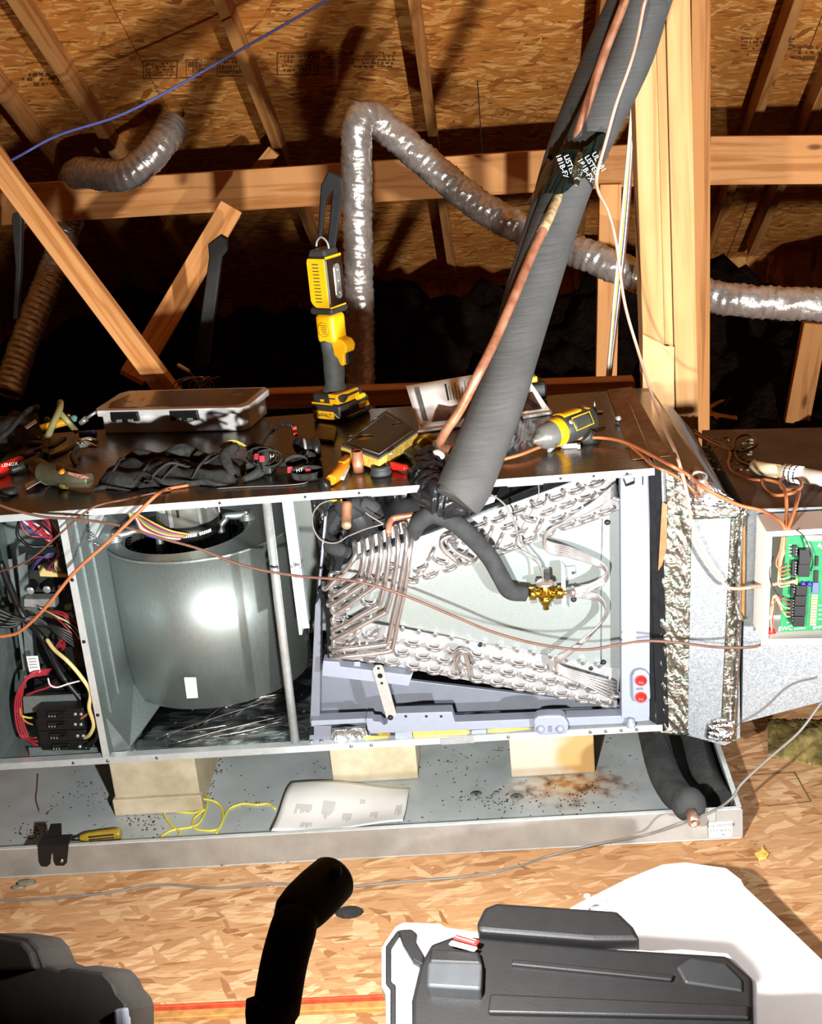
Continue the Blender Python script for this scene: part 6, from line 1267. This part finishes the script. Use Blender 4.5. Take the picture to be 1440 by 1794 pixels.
# small bright things by the right end
bh = thing('drill_bit_stub', 'small bright metal bit standing on a plate near the cabinet back', 'bit', PZ(1042, 722, ZT))
MB().box(-.010, .014, -.006, .006, 0, .002).build('x', M['steel'], bh) if 0 else None
p = PZ(1042, 724, ZT); MB().box(p.x-.012, p.x+.016, p.y-.006, p.y+.006, ZT+.0005, ZT+.003).build('foot_plate', M['steel'], bh); MB().lathe((p.x, p.y, ZT+.003), (0, 0, 1), [(.006, 0), (.004, .006), (.002, .016), (.002, .022), (0, .022)], 10).build('stem', M['steel'], bh)
p = PZ(1083, 741, ZT); tag(MB().lathe((p.x, p.y, ZT+.0005), (0, 0, 1), [(0, 0), (.005, 0), (.006, .003), (.0068, .008), (.005, .0125), (0, .014)], 14).build('acorn_nut', M['steel']), 'round shiny nut on the cabinet top near the right end', 'nut')
p = PZ(1000, 786, ZT); tag(MB().box(p.x-.014, p.x+.018, p.y, p.y+.003, ZT+.0005, ZT+.010).box(p.x+.012, p.x+.018, p.y-.01, p.y, ZT+.0005, ZT+.010).build('steel_clip', M['steel'], bevel=.0006), 'bent bright steel clip below the copper coloured cable', 'clip')
for i, (x, y) in enumerate(((985, 782), (962, 790))): tag(MB().tube([PZ(x, y, ZT+.004), PZ(x+8, y-6, ZT+.004)], .004, 10, sp=False).build('steel_bit', M['steel']), ('short steel bit lying right of the clear bag' if i else 'short steel bit lying just left of the steel clip'), 'bit')
tp_ = thing('tape_reel', 'yellow topped black tool standing behind the right page of the booklet', 'tool', PZ(935, 700, ZT))
Mt, _ = frame(925, 705, 960, 700); MB(Mt).box(0, .045, 0, .05, .001, .04).build('case', M['black'], tp_, bevel=.006); MB(Mt).box(.002, .025, 0.0, .03, .041, .055).build('yellow_top', M['yellow'], tp_, bevel=.003)
# tangle of wires with a white plug behind the parts case
tg = thing('wire_tangle', 'tangle of dark wires with a white plug behind the parts case', 'wire', PZ(340, 672, ZT))
rn = random.Random(6)
for i in range(7): MB().tube([PZ(300+i*10, 682, ZT+.004), PZ(305+i*9+rn.uniform(-8, 8), 668, ZT+.03+rn.uniform(0, .03)), PZ(335+i*6+rn.uniform(-14, 14), 660, ZT+.045+rn.uniform(-.02, .02)), PZ(360+rn.uniform(-15, 20), 670, ZT+.03), PZ(380-i*4, 684, ZT+.004)], .0014, 6).build('wire', M['brown_wire'], tg)
MB().tube([PZ(313, 640, ZT+.030), PZ(331, 650, ZT+.030)], [.005, .004], 6, sp=False).build('white_plug', M['white'], tg); MB().tube([PZ(331, 650, ZT+.030), PZ(345, 668, ZT+.02), PZ(350, 684, ZT+.004)], .0012, 6).build('wire', M['brown_wire'], tg)
# ---- heap of hand tools at the left
def gtube(name, m, r, pts, par, n=10): return MB().tube([PZ(x, y, ZT+z) for x, y, z in pts], r, n).build(name, M[m] if isinstance(m, str) else m, par)
hp_ = thing('tubing_cutter', 'pale yellow-green flexible tube bent over the tool heap', 'tube', PZ(95, 760, ZT)); tube_m = plain('pale_tube', '8e8a58', .45, 0, .1, 30)
gtube('bent_tube', tube_m, .0075, [(78, 790, .010), (82, 770, .030), (92, 745, .055), (104, 718, .075), (106, 705, .078)], hp_); gtube('bent_tube', tube_m, .0065, [(104, 722, .068), (118, 738, .05), (134, 756, .02)], hp_)
gtube('collar', 'black', .009, [(78, 800, .012), (79, 788, .012)], hp_)
mt = thing('oscillating_tool', 'grey-green power tool with an orange dot sticker and a flat blade', 'power tool', PZ(110, 840, ZT)); gg = plain('olive_grey', '55523f', .5, 0, .15, 40)
gtube('tool_body', gg, [.016, .022, .022, .019, .014], [(66, 828, .024), (75, 828, .024), (100, 832, .024), (130, 838, .024), (158, 842, .020)], mt, 14); gtube('tool_head', gg, [.019, .021, .018], [(66, 818, .020), (76, 826, .024), (86, 836, .018)], mt, 12)
MB().lathe(PZ(108, 826, ZT+.043), (.0, -.7, .7), [(.0062, 0), (.0062, .0008), (0, .0008)], 16).build('orange_sticker', M['orange'], mt)
MB().prism([PZ(120, 827, ZT+.046), PZ(150, 834, ZT+.040), PZ(157, 838, ZT+.036), PZ(140, 838, ZT+.038), PZ(120, 831, ZT+.042)], (0, -.001, .001)).build('red_white_decal', plain('decal', 'd8b0a0', .5, 0, .3, 200, c2='b04030'), mt)
MB().prism([PZ(43, 850, ZT+.006), PZ(47, 858, ZT+.006), PZ(82, 838, ZT+.016), PZ(76, 832, ZT+.016)], (0, 0, .0015)).build('blade', M['steel'], mt); MB().ball(PZ(88, 836, ZT+.010), .006, 8).build('red_clamp', M['red_wire'], mt)
gtube('battery_stub', plain('amber', '6a5a20', .4), .010, [(106, 848, .012), (118, 848, .012)], mt)
rp = thing('pliers', 'pliers with a bright red grip at the left edge of the cabinet top', 'pliers', PZ(15, 820, ZT))
gtube('red_grip', M['red'], [.006, .011, .010, .007], [(-25, 832, .012), (0, 822, .014), (20, 812, .014), (37, 804, .012)], rp); gtube('dark_grip', plain('dark_green', '26332e', .5), [.007, .010, .007], [(18, 824, .010), (42, 816, .012), (66, 802, .012)], rp); gtube('blue_neck', 'blue_wire', [.007, .009], [(36, 802, .014), (58, 794, .014)], rp)
text('LENOX', .010, PZ(17, 814, ZT+.026), (.97, .2, 0), (-.2, .5, .8), M['white'], rp)
lv = thing('torpedo_level', 'small yellow level with teal end caps among the tools', 'level', PZ(100, 748, ZT))
gtube('yellow_body', 'yellow', .009, [(70, 752, .03), (92, 745, .032), (118, 738, .034)], lv); 
for x, y in ((83, 736), (131, 733)): MB().lathe(PZ(x, y, ZT+.03), (0, -1, .2), [(0, .008), (.0075, .008), (.0075, 0), (0, 0)], 14).build('teal_cap', plain('teal', '6aa8a0', .5), lv)
MB().ball(PZ(120, 730, ZT+.032), .006, 10).build('yellow_cap', M['cream_wire'], lv)
bp = thing('black_pouch', 'black padded tool pouch at the far left of the cabinet top', 'pouch', PZ(20, 770, ZT))
MB().grid(lambda u, v: (PZ(-40, 812, ZT)*(1-u)+PZ(75, 770, ZT)*u)*(1-v)+(PZ(-40, 770, ZT)*(1-u)+PZ(66, 725, ZT)*u)*v+V((0, 0, .002+.050*math.sin(PI*v)*(.4+.6*math.sin(PI*u))+.005*math.sin(u*23+v*9))), 30, 16, (0, 0, -.001)).build('pouch_body', M['black_soft'], bp)
gtube('rim', 'black_soft', .006, [(-30, 792, .04), (10, 760, .055), (45, 722, .05), (66, 712, .04)], bp)
MB().prism([PZ(43, 749, ZT+.045), PZ(62, 736, ZT+.045), PZ(65, 740, ZT+.045), PZ(47, 752, ZT+.045)], (0, 0, .002)).build('steel_clip', M['steel'], bp)
pl = thing('steel_pliers', 'shiny steel pliers lying between the bent tube and the tool bag', 'pliers', PZ(145, 780, ZT))
gtube('jaw', 'steel', [.007, .008, .003], [(134, 780, .016), (150, 778, .018), (170, 783, .016)], pl); gtube('jaw', 'steel', [.006, .006, .003], [(138, 774, .022), (155, 770, .022), (168, 772, .018)], pl)
gtube('handle', 'black', [.005, .007, .006], [(138, 778, .016), (128, 800, .014), (138, 820, .012)], pl); gtube('handle', 'black', [.005, .006, .006], [(136, 776, .018), (112, 792, .02), (88, 802, .014)], pl)
MB().lathe(PZ(143, 776, ZT+.026), (0, -.5, .9), [(.005, 0), (.005, .003), (0, .003)], 12).build('pivot', M['bolt'], pl)
sk = thing('nut_driver', 'nut driver with a shiny socket leaning against the parts case', 'nut driver', PZ(150, 745, ZT))
gtube('socket', 'steel', [.006, .007], [(140, 742, .026), (152, 733, .036)], sk); gtube('shaft', 'steel', .0035, [(150, 734, .036), (168, 722, .05)], sk); gtube('grip', 'blue_wire', [.008, .009], [(140, 762, .012), (168, 760, .012)], sk)
gr = thing('wrench', 'dark steel adjustable wrench in the middle of the tool heap', 'wrench', PZ(100, 775, ZT))
gtube('shank', plain('dark_steel', '4c4c4c', .35, .8), [.004, .006, .007], [(60, 790, .014), (90, 782, .016), (112, 768, .018)], gr); MB().ball(PZ(60, 778, ZT+.016), (.018, .010, .008), 10).build('head', plain('dark_steel2', '3c4440', .4, .5), gr)
tag(MB().lathe(PZ(16, 866, ZT+.0005), (0, 0, 1), [(0, 0), (.016, 0), (.018, .003), (.017, .010), (.010, .012), (0, .012)], 24).build('rubber_disc', plain('dull_cap', '2c2a2e', .6)), 'round dark rubber disc at the front left corner of the cabinet top', 'disc')
sl = MB().ball(PZ(68, 766, ZT+.02), .003, 8).build('white_bead', M['cream_wire']); tag(sl, 'tiny pale round cap end among the dark tools', 'cap')
# cabinet top seams
for a, b in (((1060, 686), (1150, 822)),): MB().tube([PZ(1040, 690, ZT+.0005), PZ(1144, 812, ZT+.0005)], .0006, 5, sp=False).build('scribed_seam', M['steel'], AH)
# ------------------------------------------------------------------ foreground
tl = thing('toolbox', 'black plastic toolbox with an angular lid and red emblem in the foreground', 'toolbox', PY(1000, 1794, -1.3)*1.0)
blk = plain('toolbox_black', '0e0f11', .5, 0, .15, 40, .15, 300); gry = plain('toolbox_grey', 'a8a8a8', .5, 0, .08, 40, .1, 300)
FP, FN = PY(1000, 1650, -.90), V((0, -.30, .95)).normalized()
def tp2(x, y, d=0): return PN(x, y, FP, FN)+FN*d
def lid(name, m, pts, th, d=0, bev=.004, par=tl): return MB().prism([tp2(x, y, d) for x, y in pts], -FN*th).build(name, m, par, bevel=bev, seg=3)
base = lid('lid_rim', gry, [(668, 1658), (692, 1622), (706, 1614), (772, 1616), (778, 1622), (838, 1632), (860, 1640), (1040, 1655), (1140, 1664), (1195, 1661), (1276, 1668), (1298, 1692), (1326, 1720), (1331, 1900), (676, 1900), (675, 1740), (668, 1726)], .030, 0, .005)
MB().prism([tp2(x, y, -.028) for x, y in ((700, 1668), (790, 1662), (1270, 1700), (1300, 1735), (1300, 1850), (700, 1850))], (0, 0, -.10)).build('lid_skirt', blk, tl, bevel=.004)
lid('lid_panel', blk, [(756, 1662), (800, 1646), (860, 1652), (1040, 1668), (1272, 1682), (1318, 1722), (1322, 1900), (724, 1900), (722, 1760), (736, 1700)], .02, .012, .006)
lid('handle_ridge', blk, [(838, 1632), (850, 1606), (872, 1598), (1082, 1612), (1110, 1640), (1122, 1664), (1040, 1664), (838, 1648)], .03, .022, .006)
lid('latch_block', plain('latch_grey', '34373a', .5, 0, .1, 40), [(754, 1712), (848, 1714), (846, 1762), (752, 1756)], .03, .035, .004)
lid('latch_top', blk, [(758, 1684), (842, 1690), (848, 1714), (754, 1710)], .03, .030, .004)
em = lid('emblem', M['red'], [(806, 1668), (844, 1680), (838, 1688), (798, 1676)], .004, .040, .001); lid('emblem_base', M['white'], [(796, 1678), (840, 1690), (834, 1696), (790, 1684)], .004, .038, .001)
for (x0, y0, x1, y1) in ((806, 1671, 838, 1681), (803, 1675, 835, 1685)): MB().tube([tp2(x0, y0, .0415), tp2(x1, y1, .0415)], .0006, 5, sp=False).build('emblem_line', M['white'], em)
lid('lid_rib', blk, [(900, 1694), (1180, 1722), (1176, 1732), (896, 1704)], .006, .018, .002); lid('lid_rib', blk, [(860, 1756), (1310, 1776), (1310, 1800), (856, 1790)], .008, .020, .003)
lid('corner_plate', plain('corner_grey', '1e2023', .5, 0, .1, 40), [(1184, 1706), (1210, 1690), (1270, 1700), (1300, 1730), (1300, 1750), (1200, 1735)], .006, .016, .003)
lid('side_slot', blk, [(676, 1660), (697, 1632), (704, 1636), (686, 1664), (686, 1722), (694, 1728), (694, 1800), (684, 1800), (684, 1735), (676, 1726)], .02, .004, .002)
lid('hinge_shadow_patch', blk, [(698, 1636), (722, 1634), (732, 1642), (730, 1656), (744, 1680), (742, 1700), (724, 1690), (706, 1660)], .012, .010, .003)  # black patch stands in for a shadow cast on the lid
cbp = sum([tp2(x, y, -.03) for x, y in ((690, 1650), (1300, 1700), (1310, 1880), (690, 1880))], V())/4
MB().box(tp2(690, 1700).x, tp2(1310, 1750).x, cbp.y-.20, cbp.y+.09, .001, cbp.z-.04).build('toolbox_body', blk, tl, bevel=.01)
# dark tool case at lower left
lc = thing('dark_case', 'dark jagged-edged tool case in shadow at the lower left corner', 'case', PY(60, 1794, -1.25))
FP2, FN2 = PY(80, 1740, -1.25), V((0, -.8, .6)).normalized()
def cp(x, y, d=0): return PN(x, y, FP2, FN2)+FN2*d
dkm = plain('case_black', '17130f', .6, 0, .3, 30, .2)
def lcp(nm, pts, th, d, m=dkm): return MB().prism([cp(x, y, d) for x, y in pts], -FN2*th).build(nm, m, lc, bevel=.003)
lcp('case_side', [(-60, 1636), (0, 1636), (52, 1644), (68, 1662), (80, 1692), (104, 1700), (120, 1696), (182, 1704), (198, 1722), (206, 1740), (220, 1756), (225, 1770), (225, 1900), (-60, 1900)], .10, 0)
lcp('case_top', [(-60, 1642), (0, 1642), (48, 1650), (62, 1668), (72, 1698), (-60, 1702)], .03, .015); lcp('grey_latch', [(203, 1768), (224, 1764), (226, 1800), (205, 1800)], .02, .01, M['grey_plastic'])
MB().box(cp(-60, 1800).x, cp(200, 1800).x, -1.42, -1.22, .001, cp(0, 1800).z).build('case_body', dkm, lc, bevel=.006)
# work lamp on curved arm (the light that lights the unit)
lm = thing('arm_lamp', 'black lamp head on a thick curved arm seen from behind in the foreground', 'lamp', PY(480, 1794, -1.25))
hc = LA; hd = V((.10, 1, -.02)).normalized()
matb = plain('matt_black', '100e0d', .75, 0, .2, 40, spec=.25)
h0 = PY(520, 1600, -1.37); h1 = PY(572, 1550, -1.33); hx = (h1-h0).normalized()
MB().lathe(h0-hx*.012, hx, [(0, 0), (.016, .0), (.0205, .008), (.023, .025), (.0235, .045), (.0225, (h1-h0).length+.022), (.020, (h1-h0).length+.026), (.016, (h1-h0).length+.022), (.0155, (h1-h0).length+.008), (0, (h1-h0).length+.008)], 28).build('lamp_head', matb, lm)
MB().obox(h1+V((.012, -.012, .022)), .010, .010, .010).build('head_tab', matb, lm, bevel=.002)
P0 = PY(478, 1830, -1.43)
MB().tube([V((P0.x, -1.47, .03)), V((P0.x, -1.46, .25)), P0, PY(484, 1770, -1.42), PY(497, 1690, -1.40), PY(513, 1630, -1.385), PY(522, 1600, -1.37)], [.021, .021, .021, .0205, .0205, .0205, .019], 24, 8).build('arm', matb, lm)
MB().lathe((P0.x, -1.47, .001), (0, 0, 1), [(0, 0), (.09, 0), (.09, .012), (.03, .03), (0, .03)], 28).build('lamp_base', matb, lm)
el = NT('lamp_lens'); el.set('Base Color', (1, 1, 1, 1)); el.set('Emission Color', (1, .97, .92, 1)); el.set('Emission Strength', 30.0)
MB().lathe(h1-hx*.003, hx, [(.015, 0), (.015, .003), (0, .003)], 24).build('lamp_lens', el.m, lm)
# white sheet strongly lit at lower right
ws = thing('white_board', 'brightly lit white board with worn grey print lying behind the toolbox', 'board', PZ(1250, 1600, 0))
WP, WN = PZ(1190, 1510, .10), V((.05, -.16, .98)).normalized()
def wp(x, y, d=0): return PN(x, y, WP, WN)+WN*d
wm = plain('white_board', 'ffffff', .7, 0, .01, 20)
bd_ = MB().prism([wp(x, y) for x, y in ((960, 1612), (1016, 1580), (1100, 1538), (1160, 1514), (1200, 1510), (1272, 1520), (1298, 1540), (1304, 1552), (1400, 1642), (1450, 1690), (1600, 1830), (1600, 1950), (1340, 1950), (1250, 1740), (1000, 1700))], -WN*.022).build('board_face', wm, ws, bevel=.002)
rn = random.Random(12)
for _ in range(16):
    x = 1024+rn.uniform(0, 38); y = 1594-(x-1024)*.42+rn.uniform(-5, 5); MB().prism([wp(x, y, .0006), wp(x+rn.uniform(4, 11), y-2, .0006), wp(x+rn.uniform(4, 9), y+rn.uniform(1, 3), .0006), wp(x-1, y+2, .0006)], WN*.0003).build('worn_print', M['ink_soft'], bd_)
MB().ball(wp(1028, 1571, .002), (.006, .004, .004), 8).build('torn_tab', wm, bd_)
